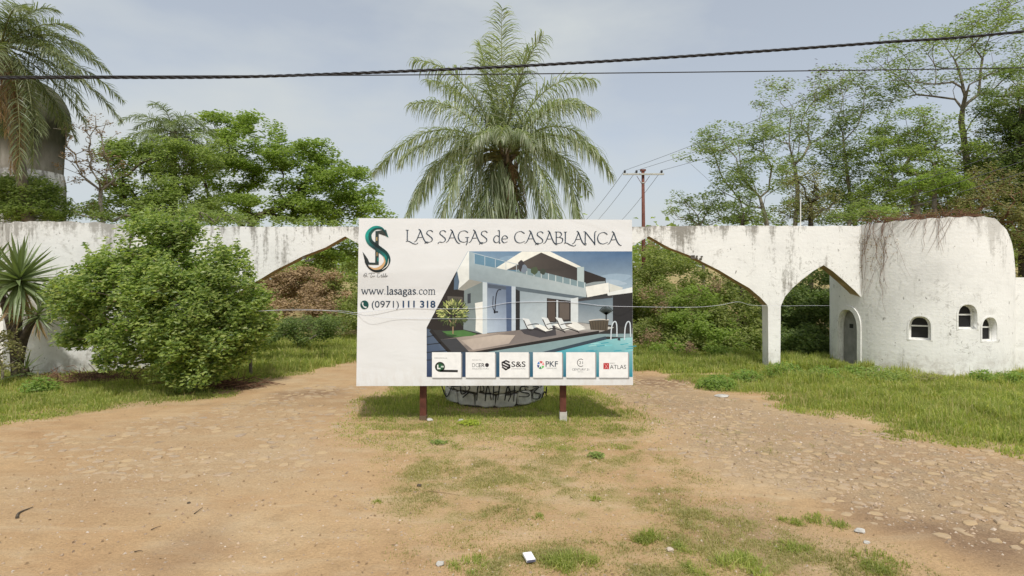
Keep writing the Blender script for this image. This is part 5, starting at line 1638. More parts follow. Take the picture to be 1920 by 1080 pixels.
tree('sparse_tree', 'tall umbrella-shaped tree with dark bare limbs at upper right', 'tree', gpt(1825, 24), [gpt(1825, 24), P(1818, 400, 24), P(1812, 300, 24), P(1806, 250, 24)],
     [(1680, 100, 24, 55, 32, 1.8), (1740, 80, 24, 60, 32, 1.8), (1810, 60, 24, 70, 36, 2.0), (1890, 50, 24, 60, 40, 2.0), (1760, 140, 24, 80, 36, 2.0), (1870, 120, 24, 60, 36, 1.8), (1690, 150, 24, 40, 24, 1.4), (1860, 20, 24, 50, 24, 1.6), (1910, 150, 24, 40, 40, 1.6)],
     1.01, M['leaf_sparse'], M['bark'], 65, leaf=0.135, nleaf=78, crad=(0.62, 0.62, 0.21), rbase=0.118, leafy=0.78, pods=7, aspect=0.42, upcurve=0.22, pull=0.55)
tree('leafy_tree', 'dense green tree with rounded top in front of the umbrella-shaped tree', 'tree', gpt(1720, 23), [gpt(1720, 23), P(1718, 440, 23), P(1715, 360, 23)],
     [(1690, 240, 23.5, 55, 42, 1.7), (1740, 260, 23.5, 50, 40, 1.7), (1700, 320, 23, 70, 46, 1.9), (1780, 300, 23.5, 50, 40, 1.6), (1660, 290, 23.5, 40, 40, 1.4), (1650, 370, 23, 55, 36, 1.6), (1800, 370, 23, 70, 40, 1.7)],
     1.75, M['leaf_mid'], M['bark'], 66, leaf=0.115, nleaf=80, crad=(0.42, 0.42, 0.24), rbase=0.17)
tree('leafy_tree', 'small bright lime-green tree above the gatehouse roof edge', 'tree', gpt(1755, 20.5), [gpt(1755, 20.5), P(1752, 420, 20.5), P(1752, 370, 20.5)],
     [(1750, 335, 20.5, 48, 20, 1.0), (1735, 350, 20.5, 36, 16, 0.9), (1775, 345, 20.5, 30, 18, 0.9)],
     2.6, M['leaf_bright'], M['bark'], 67, leaf=0.10, nleaf=90, crad=(0.32, 0.32, 0.16), rbase=0.08)
tree('ivy_tree', 'dark ivy-smothered tree filling the right edge above the gatehouse', 'tree', gpt(1925, 22), [gpt(1925, 22), P(1922, 440, 22), P(1915, 200, 22)],
     [(1900, 190, 22, 45, 60, 1.5), (1905, 280, 22, 50, 60, 1.6), (1885, 340, 22, 50, 50, 1.5), (1945, 240, 22, 50, 90, 1.6), (1900, 420, 21.5, 40, 50, 1.3), (1950, 380, 22, 40, 80, 1.4)],
     2.2, M['leaf_dark'], M['bark_dark'], 68, leaf=0.11, nleaf=95, crad=(0.38, 0.38, 0.26), rbase=0.2)
tree('tangled_shrub', 'tall brown tangle of dead creeper between the forked and slender trees', 'shrub', gpt(1520, 22.5), [gpt(1520, 22.5), P(1520, 430, 22.5), P(1520, 380, 22.5)],
     [(1505, 350, 22.5, 30, 40, 1.0), (1530, 380, 22.5, 40, 36, 1.1), (1495, 395, 22.5, 36, 24, 1.0)],
     2.4, M['leaf_olive'], M['bark_dark'], 69, leaf=0.09, nleaf=44, crad=(0.34, 0.34, 0.24), rbase=0.09, rtwig=0.011)
tree('tangled_shrub', 'dark green creeper-covered shrub left of the brown tangle', 'shrub', gpt(1390, 22), [gpt(1390, 22), P(1392, 440, 22), P(1394, 400, 22)],
     [(1395, 385, 22, 26, 30, 0.9), (1400, 410, 22, 36, 16, 0.9)],
     2.2, M['leaf_dark'], M['bark_dark'], 70, leaf=0.095, nleaf=60, crad=(0.3, 0.3, 0.2), rbase=0.07)
tree('tangled_shrub', 'olive brown thicket of half-dead vines above the gatehouse', 'shrub', gpt(1850, 20), [gpt(1850, 20), P(1850, 440, 20), P(1850, 410, 20)],
     [(1830, 385, 20, 50, 30, 1.1), (1880, 380, 20, 40, 44, 1.1), (1780, 400, 20, 60, 14, 0.9), (1900, 430, 20, 30, 50, 1.0), (1850, 340, 20.5, 50, 30, 1.0)],
     2.6, M['leaf_olive'], M['dry_vine'], 71, leaf=0.095, nleaf=40, crad=(0.34, 0.34, 0.22), rbase=0.08, rtwig=0.010)
tree('leafy_shrub', 'green shrub showing over the wall right of the thin white pipe', 'shrub', gpt(1590, 19), [gpt(1590, 19), P(1590, 460, 19), P(1592, 420, 19)],
     [(1590, 408, 19, 40, 14, 0.8), (1615, 395, 19, 30, 18, 0.8), (1650, 400, 19, 40, 16, .8)],
     3.0, M['leaf_mid'], M['bark'], 72, leaf=0.09, nleaf=60, crad=(0.28, 0.28, 0.18), rbase=0.06)

# ------------------------------------------------------------------ undergrowth seen through the arches
def undergrowth(name, label, blobs, dens, mat, seed, leaf, nleaf, crad, clip=True, cat='undergrowth'):
    rg = np.random.default_rng(seed)
    pts = clump_points(rg, blobs, dens)
    zt = terrain(pts[:, 0], pts[:, 1])
    pts = pts[pts[:, 2] > zt - 0.1]
    sc_ = rg.uniform(0.55, 1.35, len(pts))
    n_ = np.maximum(5, (nleaf * sc_ ** 1.6).astype(int))
    cen = np.repeat(pts, n_, axis=0); s3 = np.repeat(sc_, n_)[:, None]
    off = unit(rg.normal(0, 1, (len(cen), 3))) * rg.random((len(cen), 1)) ** 0.5
    cen = cen + off * np.array(crad) * s3
    V, t = leaves(cen, leaf, rg, 0.5, 0.55)
    o = link(name, mesh_np(name, V, [t]), mat)
    return tag(o, label, cat, kind='stuff')
undergrowth('undergrowth', 'green scrub climbing the bank seen through the right arch',
            [(1215, 500, 25, 40, 40, 1.5), (1270, 510, 25, 60, 35, 1.5), (1340, 540, 24, 60, 34, 1.5), (1240, 560, 23, 60, 36, 1.3), (1300, 590, 22, 70, 36, 1.2), (1380, 600, 21, 60, 40, 1.2), (1230, 620, 21.5, 60, 30, 1.0), (1320, 640, 20.5, 70, 24, 0.9), (1400, 650, 19.5, 50, 26, .8), (1200, 580, 24, 40, 50, 1.2), (1420, 560, 22, 50, 40, 1.2), (1150, 560, 24, 60, 60, 1.5), (1050, 570, 25, 80, 50, 1.5)],
            2.0, M['leaf_scrub'], 81, 0.125, 110, (0.42, 0.42, 0.3))
undergrowth('undergrowth', 'yellow-green scrub clumps low on the bank inside the right arch',
            [(1290, 600, 20.5, 40, 22, .8), (1340, 620, 20, 44, 22, .8), (1250, 650, 19.5, 40, 14, .7), (1300, 560, 21.5, 40, 22, .9), (1360, 660, 18.8, 44, 12, .6)],
            2.0, M['leaf_bright'], 82, 0.115, 80, (0.34, 0.34, 0.24))
undergrowth('undergrowth', 'dry brown brush among the scrub inside the right arch',
            [(1225, 560, 21.8, 26, 30, .8), (1285, 655, 19.3, 22, 12, .5), (1215, 640, 20.2, 26, 22, .6), (1330, 540, 23, 22, 20, .7), (1220, 470, 26, 26, 16, .8)],
            2.0, M['leaf_brown'], 83, 0.09, 40, (0.3, 0.3, 0.24))
undergrowth('undergrowth', 'deep green bushes filling the small arch beside the gatehouse',
            [(1490, 570, 20.5, 50, 60, 1.2), (1530, 600, 20, 50, 60, 1.2), (1510, 650, 19, 60, 36, .9), (1540, 540, 21, 36, 40, 1.2), (1480, 640, 19.5, 40, 30, .9)],
            2.4, M['leaf_dark'], 84, 0.12, 110, (0.38, 0.38, 0.28))
undergrowth('undergrowth', 'green scrub on the slope seen through the left arch',
            [(655, 545, 29, 40, 36, 1.4), (590, 525, 33, 80, 16, 1.6), (690, 580, 27, 50, 46, 1.5), (510, 540, 32, 40, 26, 1.5), (650, 600, 25, 40, 22, 1.0), (760, 570, 27, 60, 50, 1.5), (850, 570, 27, 60, 50, 1.5), (640, 490, 32, 60, 20, 1.4)],
            1.5, M['leaf_scrub'], 85, 0.15, 90, (0.5, 0.5, 0.34))
undergrowth('undergrowth', 'straw-brown dry brush on the slope inside the left arch',
            [(530, 540, 28.5, 40, 28, 1.2), (570, 530, 29, 40, 30, 1.2), (610, 560, 28, 50, 22, 1.2), (520, 580, 27, 40, 18, 1.0), (600, 580, 27, 50, 14, 1.0), (620, 525, 29, 26, 14, .8)],
            3.4, M['dry'], 86, 0.16, 70, (0.42, 0.42, 0.3))
tree('leafy_shrub', 'low dark shrub standing in the grass inside the left arch', 'shrub', gpt(560, 21), [gpt(560, 21), P(560, 640, 21)],
     [(530, 615, 21, 44, 22, 0.9), (580, 618, 21, 50, 26, 1.0), (620, 612, 21, 30, 22, 0.8), (500, 625, 20.6, 30, 22, .8)], 2.2, M['leaf_dark'], M['bark'], 87, leaf=0.10, nleaf=85, crad=(0.34, 0.34, 0.24), rbase=0.06)
tree('leafy_shrub', 'green shrub at the right foot of the bush beside the left track', 'shrub', gpt(470, 15.2), [gpt(470, 15.2), P(470, 650, 15.2)],
     [(475, 600, 15.2, 28, 50, 0.6), (460, 640, 15.0, 26, 26, 0.5)], 2.6, M['leaf_bush'], M['bark'], 88, leaf=0.085, nleaf=70, crad=(0.26, 0.26, 0.2), rbase=0.04)
undergrowth('undergrowth', 'green thicket filling the gaps between the tree trunks above the small arch',
            [(1480, 400, 27, 60, 26, 1.6), (1560, 380, 27, 60, 40, 1.6), (1640, 380, 26.5, 60, 44, 1.6), (1700, 390, 26, 60, 34, 1.5), (1420, 412, 27, 50, 12, 1.2), (1770, 400, 25, 60, 26, 1.4), (1350, 415, 28, 60, 8, 1.2)],
            1.3, M['leaf_mid'], 91, 0.14, 70, (0.45, 0.45, 0.32))
undergrowth('undergrowth', 'brownish overgrown slope behind the gatehouse at the right edge',
            [(1850, 370, 24, 70, 60, 1.5), (1910, 330, 24, 50, 80, 1.5), (1910, 450, 22, 40, 70, 1.4), (1800, 340, 25, 50, 50, 1.5), (1880, 270, 25, 60, 50, 1.5), (1910, 200, 25, 40, 60, 1.4), (1850, 310, 25.5, 50, 40, 1.5)],
            1.3, M['leaf_olive'], 92, 0.13, 60, (0.42, 0.42, 0.32))
undergrowth('undergrowth', 'green thicket just above the wall left of the billboard',
            [(480, 412, 22, 60, 12, 1.0), (580, 414, 22, 70, 10, 1.0), (400, 410, 22, 60, 14, 1.0), (670, 416, 23, 60, 8, 1.0)],
            1.6, M['leaf_mid'], 93, 0.12, 60, (0.36, 0.36, 0.24))
# far wood that closes the horizon
def far_wood():
    rg = np.random.default_rng(90)
    n = 900
    x = rg.uniform(-150, 150, n); y = rg.uniform(58, 110, n)
    z = terrain(x, y) + rg.uniform(0, 1, n) ** 0.6 * 4.0
    cen = np.repeat(np.stack([x, y, z], -1), 60, axis=0)
    cen = cen + rg.normal(0, 1, cen.shape) * (1.6, 1.6, 1.0)
    V, t = leaves(cen, 0.8, rg, 0.6, 0.5)
    tag(link('far_wood', mesh_np('far_wood', V, [t]), M['leaf_mid']), 'distant low wood closing the view behind the gateway', 'wood', kind='stuff')
far_wood()

# ------------------------------------------------------------------ yucca at the left edge
def sword_leaf(rg, l, w, bend):
    n = 5
    t = np.linspace(0, 1, n)
    mid = np.stack([t * l, np.zeros(n), -bend * l * t ** 2.2], -1)
    ww = w * np.array([0.7, 1.0, 0.9, 0.6, 0.04])
    V = np.concatenate([mid + np.c_[np.zeros(n), -ww / 2, ww * 0.18], mid, mid + np.c_[np.zeros(n), ww / 2, ww * 0.18]])
    i = np.arange(n - 1)
    q = np.vstack([np.stack([i, i + 1, i + 1 + n, i + n], -1), np.stack([i + n, i + 1 + n, i + 1 + 2 * n, i + 2 * n], -1)])
    return mesh_np('leaf', V, [q])
def yucca(label, base, heads, seed):
    rg = np.random.default_rng(seed)
    root = thing('yucca', label, 'yucca', tuple(base))
    mb = MB()
    for k, (hp, r, nl) in enumerate(heads):
        mb.tube(bez(np.array(base) + (0, 0, -0.1), np.array([base[0], base[1], hp[2] * 0.6]), hp, 8), np.linspace(0.13, 0.07, 8), 9)
    mb.build('trunk', M['bark_dark'], root, smooth=True)
    green = [sword_leaf(rg, 1.0, 0.085, b) for b in (0.02, 0.08, 0.2, 0.38)]
    brown = [sword_leaf(rg, 1.0, 0.07, b) for b in (0.15, 0.4)]
    for me in green: me.materials.append(M['yucca'])
    for me in brown: me.materials.append(M['dry'])
    for hp, r, nl in heads:
        for k in range(nl):
            az = k * 2.39996; f = k / nl
            el = 1.40 - 2.35 * f ** 0.72 + rg.normal(0, .10)
            dead = el < -0.62
            me = brown[k % 2] if dead else green[min(3, int(f * 5.5))]
            o = bpy.data.objects.new('leaf', me); COL.objects.link(o)
            o.parent = root
            s = r * rg.uniform(0.85, 1.1) * (0.9 if dead else 1)
            mt = Matrix.Translation(Vector(hp) + Vector((0, 0, -0.25 * f))) @ Matrix.Rotation(az, 4, 'Z') @ Matrix.Rotation(-(el if not dead else el - .35), 4, 'Y') @ Matrix.Rotation(rg.normal(0, .6), 4, 'X') @ Matrix.Scale(s, 4)
            o.matrix_parent_inverse = parent_inv(root)
            o.matrix_basis = mt
    return root
yb = np.array([P(32, 712, 14.2)[0], 14.2, 0.0])
yucca('spiky yucca with dead hanging leaves against the round wall at left edge', yb, [(P(36, 520, 14.1), 1.15, 130), (P(-22, 505, 14.5), 1.0, 90), (P(72, 585, 14.0), 0.6, 46)], 95)
yucca('small young yucca rosette at the foot of the taller yucca', np.array([P(48, 715, 14.0)[0], 14.0, 0.0]), [(P(48, 690, 13.9), 0.5, 26)], 96)
tree('leafy_shrub', 'pale twiggy shrub at the left edge below the yucca', 'shrub', gpt(5, 13.6), [gpt(5, 13.6), P(5, 690, 13.6)],
     [(0, 620, 13.6, 30, 40, 0.5), (10, 670, 13.5, 32, 30, 0.5)], 2.0, M['leaf_olive'], M['bark_pale'], 97, leaf=0.075, nleaf=34, crad=(0.2, 0.2, 0.16), rbase=0.03, rtwig=0.006, step=0.25)

# dry cuttings under the bush
def cuttings(label, c, n, spread, seed):
    rg = np.random.default_rng(seed)
    mb = MB()
    for k in range(n):
        p = np.array([c[0] + rg.normal(0, spread[0]), c[1] + rg.normal(0, spread[1]), 0])
        p[2] = float(terrain(p[0], p[1])) + 0.02 + abs(rg.normal(0, .09))
        d = unit(np.array([rg.normal(0, 1), rg.normal(0, .5), rg.normal(0, .2)])) * rg.uniform(.2, .5)
        mb.tube(np.array([p - d, p + rg.normal(0, .03, 3), p + d]), [0.008, 0.01, 0.004], 4, cap=False)
    tag(mb.build('brushwood', M['dry_vine']), label, 'brushwood', kind='stuff')
cuttings('heap of dry brown cuttings under the large bush', (P(165, 712, 14.2)[0], 14.2), 260, (0.8, 0.25), 98)
cuttings('dry twigs lying along the right foot of the large bush', (P(425, 720, 13.4)[0], 13.4), 110, (0.5, 0.15), 99)

# ------------------------------------------------------------------ grass
def blades(x, y, h, rg, w=0.006, lean=0.45):
    m = len(x)
    z = terrain(x, y)
    az = rg.uniform(0, 2 * math.pi, m)
    d = np.stack([np.cos(az), np.sin(az), np.zeros(m)], -1)
    sd = np.stack([-np.sin(az + rg.normal(0, .6, m)), np.cos(az), np.zeros(m)], -1)
    ln = np.abs(rg.normal(0, lean, m))[:, None]
    b = np.stack([x, y, z - 0.005], -1)
    h = h[:, None]; w = (w * rg.uniform(0.7, 1.5, m))[:, None]
    mid = b + np.array([0, 0, 1.0]) * h * 0.6 + d * h * ln * 0.35
    tip = b + np.array([0, 0, 1.0]) * h * (1 - 0.3 * np.minimum(ln, 1.3)) + d * h * ln
    V = np.stack([b - sd * w, b + sd * w, mid + sd * w * .8, mid - sd * w * .8, tip], 1).reshape(-1, 3)
    k = np.arange(m)[:, None] * 5
    return V, k + np.array([[0, 1, 2, 3]]), k + np.array([[3, 2, 4]])

def grass(name, label, box, n, hfun, mat, seed, pw=1.0, w=0.006, thr=0.12, sel=None, lean=0.45):
    rg = np.random.default_rng(seed)
    x0, x1, y0, y1 = box
    # more blades close to the camera
    u = rg.random(n)
    y = y0 * (y1 / y0) ** (u ** pw)
    x = rg.uniform(x0, x1, n)
    g = grassy(x, y)
    ok = (rg.random(n) < g ** 1.3) & (g > thr) & (np.abs(x) < y * 1.06 + 0.6)
    if sel is not None: ok &= sel(x, y)
    # keep out of walls, planter, round walls
    ok &= np.hypot(x - PC[0], y - PC[1]) > PR + 0.02
    ok &= np.hypot(x - TC[0], y - TC[1]) > TR + 0.03
    ok &= np.hypot(x + 13.35, y - 17.9) > 2.73
    x, y, g = x[ok], y[ok], g[ok]
    cl = np.clip((fbm(x * 1.6 + 40, y * 1.6, 4) - 0.5) * 1.9 + 0.5, 0.05, 1.2)
    h = hfun(x, y) * (0.45 + 1.1 * cl) * rg.uniform(0.5, 1.25, len(x)) * (0.45 + 0.55 * g)
    V, q, t = blades(x, y, h, rg, w, lean)
    o = link(name, mesh_np(name, V, [q, t]), mat)
    return tag(o, label, 'grass', kind='stuff')
rv = lambda x, y: 0.10 + 0.10 * sstep(0.2, 3.0, sdist(GRASS_A, x, y)) 
grass('grass', 'lush green grass on the right verge below the gatehouse', (3.2, 16.5, 6.4, 15.2), 170000, rv, M['grass'], 101, w=0.0075, sel=lambda x, y: sdist(GRASS_A, x, y) > -0.6)
grass('grass', 'green grass on the left verge below the bush and yucca', (-15.5, -5.2, 8.4, 17), 120000, lambda x, y: 0.08 + 0.07 * sstep(0.3, 2.0, sdist(GRASS_A, x, y)), M['grass'], 102, w=0.0075, sel=lambda x, y: sdist(GRASS_A, x, y) > -0.6)
grass('grass', 'grass on the island around the planter and billboard posts', (-3.6, 3.2, 8.2, 15.2), 110000, lambda x, y: 0.05 + 0.04 * sstep(9.5, 11, y), M['grass'], 103, w=0.0055, thr=0.06, sel=lambda x, y: sdist(GRASS_A, x, y) < -0.3)
grass('grass', 'sparse dry grass patches on the sandy foreground', (-3.2, 4.8, 4.2, 9.8), 300000, lambda x, y: 0.042 + 0.0 * x, M['grass_dry'], 104, w=0.0028, thr=0.05, sel=lambda x, y: sdist(GRASS_A, x, y) < -0.3, lean=0.9)
grass('grass', 'tall grass inside the right arch at the foot of the bank', (2.5, 12.5, 15.5, 22), 70000, lambda x, y: 0.26 + 0.0 * x, M['grass'], 105, w=0.011)
grass('grass', 'tall shaded grass inside the left arch', (-13, 2.5, 15.8, 26), 80000, lambda x, y: 0.26 + 0.0 * x, M['grass'], 106, w=0.012)

grass('tall_grass', 'scattered taller seed stalks standing in the right verge grass', (4.0, 16.5, 7.2, 15.2), 9000, lambda x, y: 0.30 + 0.0 * x, M['grass_dry'], 107, w=0.005, thr=0.6, sel=lambda x, y: fbm(x * 1.1 + 7, y * 1.1, 3) > 0.5, lean=0.35)
grass('tall_grass', 'scattered taller stalks standing in the left verge grass', (-15.5, -6.5, 9.8, 16), 5000, lambda x, y: 0.24 + 0.0 * x, M['grass_dry'], 108, w=0.005, thr=0.6, sel=lambda x, y: fbm(x * 1.1 + 7, y * 1.1, 3) > 0.5, lean=0.35)

# separate tufts in the foreground
def tuft(label, px, py, rad, n, h, seed, mat='grass'):
    rg = np.random.default_rng(seed)
    X, Y = G(px, py)
    kc = 7
    ca_, cr_ = rg.uniform(0, 6.283, kc), rad * np.sqrt(rg.random(kc)) * 0.85
    w_ = rg.integers(0, kc, n)
    x = X + cr_[w_] * np.cos(ca_[w_]) + rg.normal(0, rad * 0.2, n)
    y = Y + cr_[w_] * np.sin(ca_[w_]) + rg.normal(0, rad * 0.2, n)
    r = np.hypot(x - X, y - Y)
    hh = h * rg.uniform(0.35, 1.25, n) * np.clip(1.15 - 0.55 * r / rad, 0.25, 1.2)
    V, q, t = blades(x, y, hh, rg, 0.0034, 0.95)
    o = link('grass_tuft', mesh_np('grass_tuft', V, [q, t]), M[mat])
    tag(o, label, 'grass tuft', 'grass tufts on the bare foreground')
for k, (px, py, rad, n, h, lab) in enumerate((
    (1217, 1012, 0.17, 420, 0.12, 'rounded green grass tuft alone on the sand right of the white carton'),
    (1075, 1056, 0.24, 700, 0.12, 'green grass tuft close to the right side of the white carton'),
    (1283, 1028, 0.12, 260, 0.07, 'small pale grass tuft just right of the rounded green tuft'),
    (1117, 937, 0.07, 120, 0.06, 'tiny light green tuft in the middle of the bare sand'),
    (1010, 970, 0.09, 130, 0.05, 'small flat tuft above the white carton'),
    (1395, 1062, 0.24, 600, 0.12, 'bushy tuft at the bottom edge right of the carton'),
    (1480, 978, 0.12, 240, 0.07, 'round tuft nearest the stony track in the foreground'),
    (1545, 975, 0.22, 420, 0.07, 'wide spreading tuft beside the stony track'),
    (1480, 1024, 0.2, 360, 0.07, 'flat tuft in the row left of the broad foreground tuft'),
    (1640, 1060, 0.28, 620, 0.08, 'broad tuft at the bottom edge furthest to the right'),
    (1310, 1068, 0.14, 260, 0.07, 'dark green tuft at the bottom edge left of the bushy tuft'),
    (708, 942, 0.06, 80, 0.05, 'tiny lone tuft on the left edge of the sand patch'),
    (880, 1062, 0.2, 380, 0.07, 'low tuft at the bottom edge left of the carton'))):
    tuft(lab, px, py, rad, n, h, 200 + k)

def leaf_litter():
    rg = np.random.default_rng(190)
    n = 520
    y = 4.3 * (14 / 4.3) ** rg.random(n); x = rg.uniform(-1, 1, n) * y
    z = terrain(x, y) + 0.008
    V, t = leaves(np.stack([x, y, z], -1), 0.035, rg, 0.45, 0.8)
    tag(link('leaf_litter', mesh_np('leaf_litter', V, [t]), M['leaf_brown']), 'scattered small dead leaves on the bare earth', 'leaf litter', kind='stuff')
leaf_litter()

# leafy weeds
def weed(label, px, py, rad, hgt, n, leaf, seed, mat='weed', name='weed'):
    rg = np.random.default_rng(seed)
    X, Y = G(px, py)
    z0 = float(terrain(X, Y))
    root = thing(name, label, 'weed', (X, Y, z0), 'leafy weeds along the verges')
    d = unit(rg.normal(0, 1, (n, 3))); d[:, 2] = np.abs(d[:, 2])
    c = np.array([X, Y, z0 + 0.02]) + d * (rg.random((n, 1)) ** 0.4) * (rad, rad * .8, hgt)
    V, t = leaves(c, leaf, rg, 0.5, 0.7)
    link('foliage', mesh_np('foliage', V, [t]), M[mat], root)
    mb = MB()
    for k in range(14):
        e = c[rg.integers(n)]
        mb.tube(bez((X, Y, z0 - 0.02), ((X + e[0]) / 2, (Y + e[1]) / 2, e[2] * .8), e, 4), [0.006, 0.005, 0.004, 0.002], 4, cap=False)
    mb.build('stem', M['rachis'], root)
for k, (px, py, rad, hg, n, lf, lab, mt) in enumerate((
    (1345, 728, 0.55, 0.32, 900, 0.075, 'leafy weed clump at the verge edge where the right track meets the arch', 'weed'),
    (1470, 712, 0.6, 0.42, 800, 0.075, 'weeds round the foot of the slender arch pier', 'weed'),
    (1400, 715, 0.5, 0.3, 600, 0.075, 'low weed patch left of the slender arch pier', 'weed'),
    (1545, 718, 0.5, 0.36, 500, 0.08, 'weed clump in front of the gatehouse door', 'weed'),
    (1655, 722, 0.7, 0.4, 700, 0.075, 'dark weeds at the left foot of the gatehouse wall', 'leaf_mid'),
    (1600, 712, 0.45, 0.35, 420, 0.075, 'weeds growing by the gatehouse door step', 'weed'),
    (1735, 724, 0.5, 0.22, 360, 0.07, 'dry weeds under the first gatehouse window', 'leaf_olive'),
    (1842, 722, 0.35, 0.36, 360, 0.075, 'upright weed against the gatehouse wall below the pair of windows', 'weed'),
    (1900, 724, 0.5, 0.32, 500, 0.075, 'weeds at the gatehouse foot near the picture edge', 'weed'),
    (75, 735, 0.45, 0.36, 420, 0.085, 'ferny weed in the grass in front of the yucca', 'weed'),
    (880, 796, 0.22, 0.07, 240, 0.045, 'low yellow-green plant between the billboard posts', 'yellow_weed'),
    (822, 832, 0.15, 0.05, 120, 0.04, 'flat greyish plant in front of the left billboard post', 'leaf_mid'),
    (1118, 858, 0.14, 0.07, 140, 0.04, 'small dark plant on the sand right of centre', 'leaf_mid'))):
    weed(lab, px, py, rad, hg, n, lf, 300 + k, mt)

# ------------------------------------------------------------------ dry vines on the gatehouse
def vines():
    rg = np.random.default_rng(120)
    def on_tower(px, py):
        X, Y, a = pt_on_tower(px)
        return np.array([X + 0.035 * math.sin(R(a)), Y - 0.035 * math.cos(R(a)), HCAM - (py - 540) / F * Y])
    mb = MB()
    for k in range(15):
        x, y = 1640 + rg.normal(0, 20), 415 + rg.uniform(-3, 8)
        pts = []
        L = rg.uniform(40, 150) if k > 8 else rg.uniform(110, 180)
        dx = rg.normal(0, 26)
        for s in np.linspace(0, 1, 9):
            xx = x + dx * s + rg.normal(0, 2.5) + (1626 - x) * 0.3 * s
            pts.append(on_tower(max(xx, 1618), y + L * s) + rg.normal(0, .012, 3))
        mb.tube(smooth_pts(pts, 3), np.linspace(0.009 if k < 6 else 0.0042, 0.002, 25), 4, cap=False)
    for k in range(12):
        x, y = rg.uniform(1700, 1790), 410
        dx = rg.normal(0, 20); L = rg.uniform(25, 70)
        pts = [on_tower(x + dx * s + rg.normal(0, 1.5), y + L * s) for s in np.linspace(0, 1, 6)]
        mb.tube(smooth_pts(pts, 3), np.linspace(0.006, 0.003, 16), 4, cap=False)
    root = thing('dry_vine', 'reddish brown dead vine hanging down the gatehouse wall beside the arch', 'vine', tuple(on_tower(1640, 560)))
    mb.build('stem', M['dry_vine'], root)
    c = np.array([on_tower(1636 + rg.normal(0, 20), 440 + abs(rg.normal(0, 40))) + rg.normal(0, .04, 3) for k in range(260)])
    V, t = leaves(c, 0.05, rg, 0.5, 0.3)
    link('foliage', mesh_np('foliage', V, [t]), M['leaf_brown'], root)
    mb = MB()
    for k in range(150):
        px = rg.uniform(1625, 1850)
        X, Y, a = pt_on_tower(px)
        p = np.array([X - 0.1 * math.sin(R(a)), Y + 0.1 * math.cos(R(a)), tower_top(a) + 0.02])
        d = np.array([rg.normal(0, .4), rg.normal(0, .25), abs(rg.normal(0, .13))])
        mb.tube(bez(p, p + d * (.5, .5, 1.4), p + d, 5), np.linspace(0.009, 0.003, 5), 4, cap=False)
    tag(mb.build('dry_vine', M['dry_vine']), 'tangle of dead vine stems along the gatehouse parapet', 'vine')
vines()

# ------------------------------------------------------------------ power pole and lines
PY_ = 28.0
def power_pole():
    k = PY_ / F
    x = P(1205.5, 0, PY_)[0]; zz = lambda py: HCAM - (py - 540) * k
    z0 = float(terrain(x, PY_))
    root = thing('power_pole', 'rust-brown power pole with a pale crossarm behind the right arch', 'power pole', (x, PY_, z0))
    mb = MB(); mb.tube([(x + 0.05, PY_, z0 - 0.3), (x + 0.03, PY_, zz(440)), (x, PY_, zz(322))], [0.105, 0.095, 0.075], 10)
    mb.build('pole', M['pole'], root, smooth=True)
    mb = MB(); mb.box((x, PY_, zz(319.5)), (0.27, 0.2, 0.09)); mb.box((x, PY_, zz(322.5)), (0.14, 0.13, 0.09))
    mb.build('cap', M['pole'], root)
    mb = MB(); mb.box((x, PY_ - 0.13, zz(327.5)), (76 * k, 0.10, 0.075))
    arm = mb.build('crossarm', M['crossarm'], root)
    for s, e in ((1194, 1202), (1218, 1209)):
        mb = MB(); mb.tube([P(s, 330, PY_ - 0.19), P(e, 343, PY_ - 0.12)], 0.014, 5); mb.build('brace', M['pole'], arm)
    mb = MB(); mb.lathe((x, PY_, zz(344)), [(0.10, 0), (0.10, 0.05)], 12); mb.build('band', M['crossarm'], root)
    for px in (1171.5, 1193.5, 1240.5):
        c = P(px, 326, PY_ - 0.13)
        mb = MB(); mb.lathe(c, [(0.02, 0), (0.02, 0.05), (0.06, 0.06), (0.05, 0.09), (0.065, 0.11), (0.055, 0.15), (0.045, 0.19), (0.001, 0.20)], 10)
        mb.build('insulator', M['insulator'], root, smooth=True)
    for py in (500,):
        mb = MB(); mb.box((x - 0.12, PY_ - 0.15, zz(505)), (0.16, 0.16, 0.30)); mb.build('junction_box', M['insulator'], root)
power_pole()

def wire(label, pts, r, mat, name='wire', group=None, cat='cable', sides=5):
    mb = MB(); mb.tube(smooth_pts(pts, 8), r, sides)
    return tag(mb.build(name, mat), label, cat, group)
def sagged(a, b, sag, n=16):
    t = np.linspace(0, 1, n)[:, None]
    return np.asarray(a) * (1 - t) + np.asarray(b) * t + np.array([0, 0, -1.0]) * sag * 4 * t * (1 - t)
for k, (px, far_px, lab1, lab2) in enumerate(((1171.5, 1040, 'thin power wire rising right from the left end of the crossarm', 'thin power wire leading away from the left end of the crossarm'),
                                              (1193.5, 1062, 'thin power wire rising right from the middle insulator of the crossarm', 'thin power wire leading away from the middle insulator'),
                                              (1240.5, 1105, 'thin power wire rising right from the right end of the crossarm', 'thin power wire leading away from the right end of the crossarm'))):
    a = P(px, 319.5, PY_ - 0.13)
    wire(lab1, sagged(a, P(1960 + 60 * k, -20 + 30 * k, 16.0 + k * 0.7), 0.25), 0.009, M['wire'], group='wires on the power pole')
    wire(lab2, sagged(a, P(far_px, 455, 62), 0.8), 0.012, M['wire'], group='wires on the power pole')
for k, (y0, y1, lab) in enumerate(((425, 268, 'upper of the three slack wires crossing the trees above the gatehouse'), (432, 300, 'middle of the three slack wires crossing the trees above the gatehouse'), (436, 322, 'lowest of the three slack wires crossing the trees above the gatehouse'))):
    wire(lab, sagged(P(1206, 460 + 10 * k, PY_ - 0.1), P(1960, y1 - 12, 17.0), 0.55), 0.010, M['wire'], group='slack wires above the gatehouse')

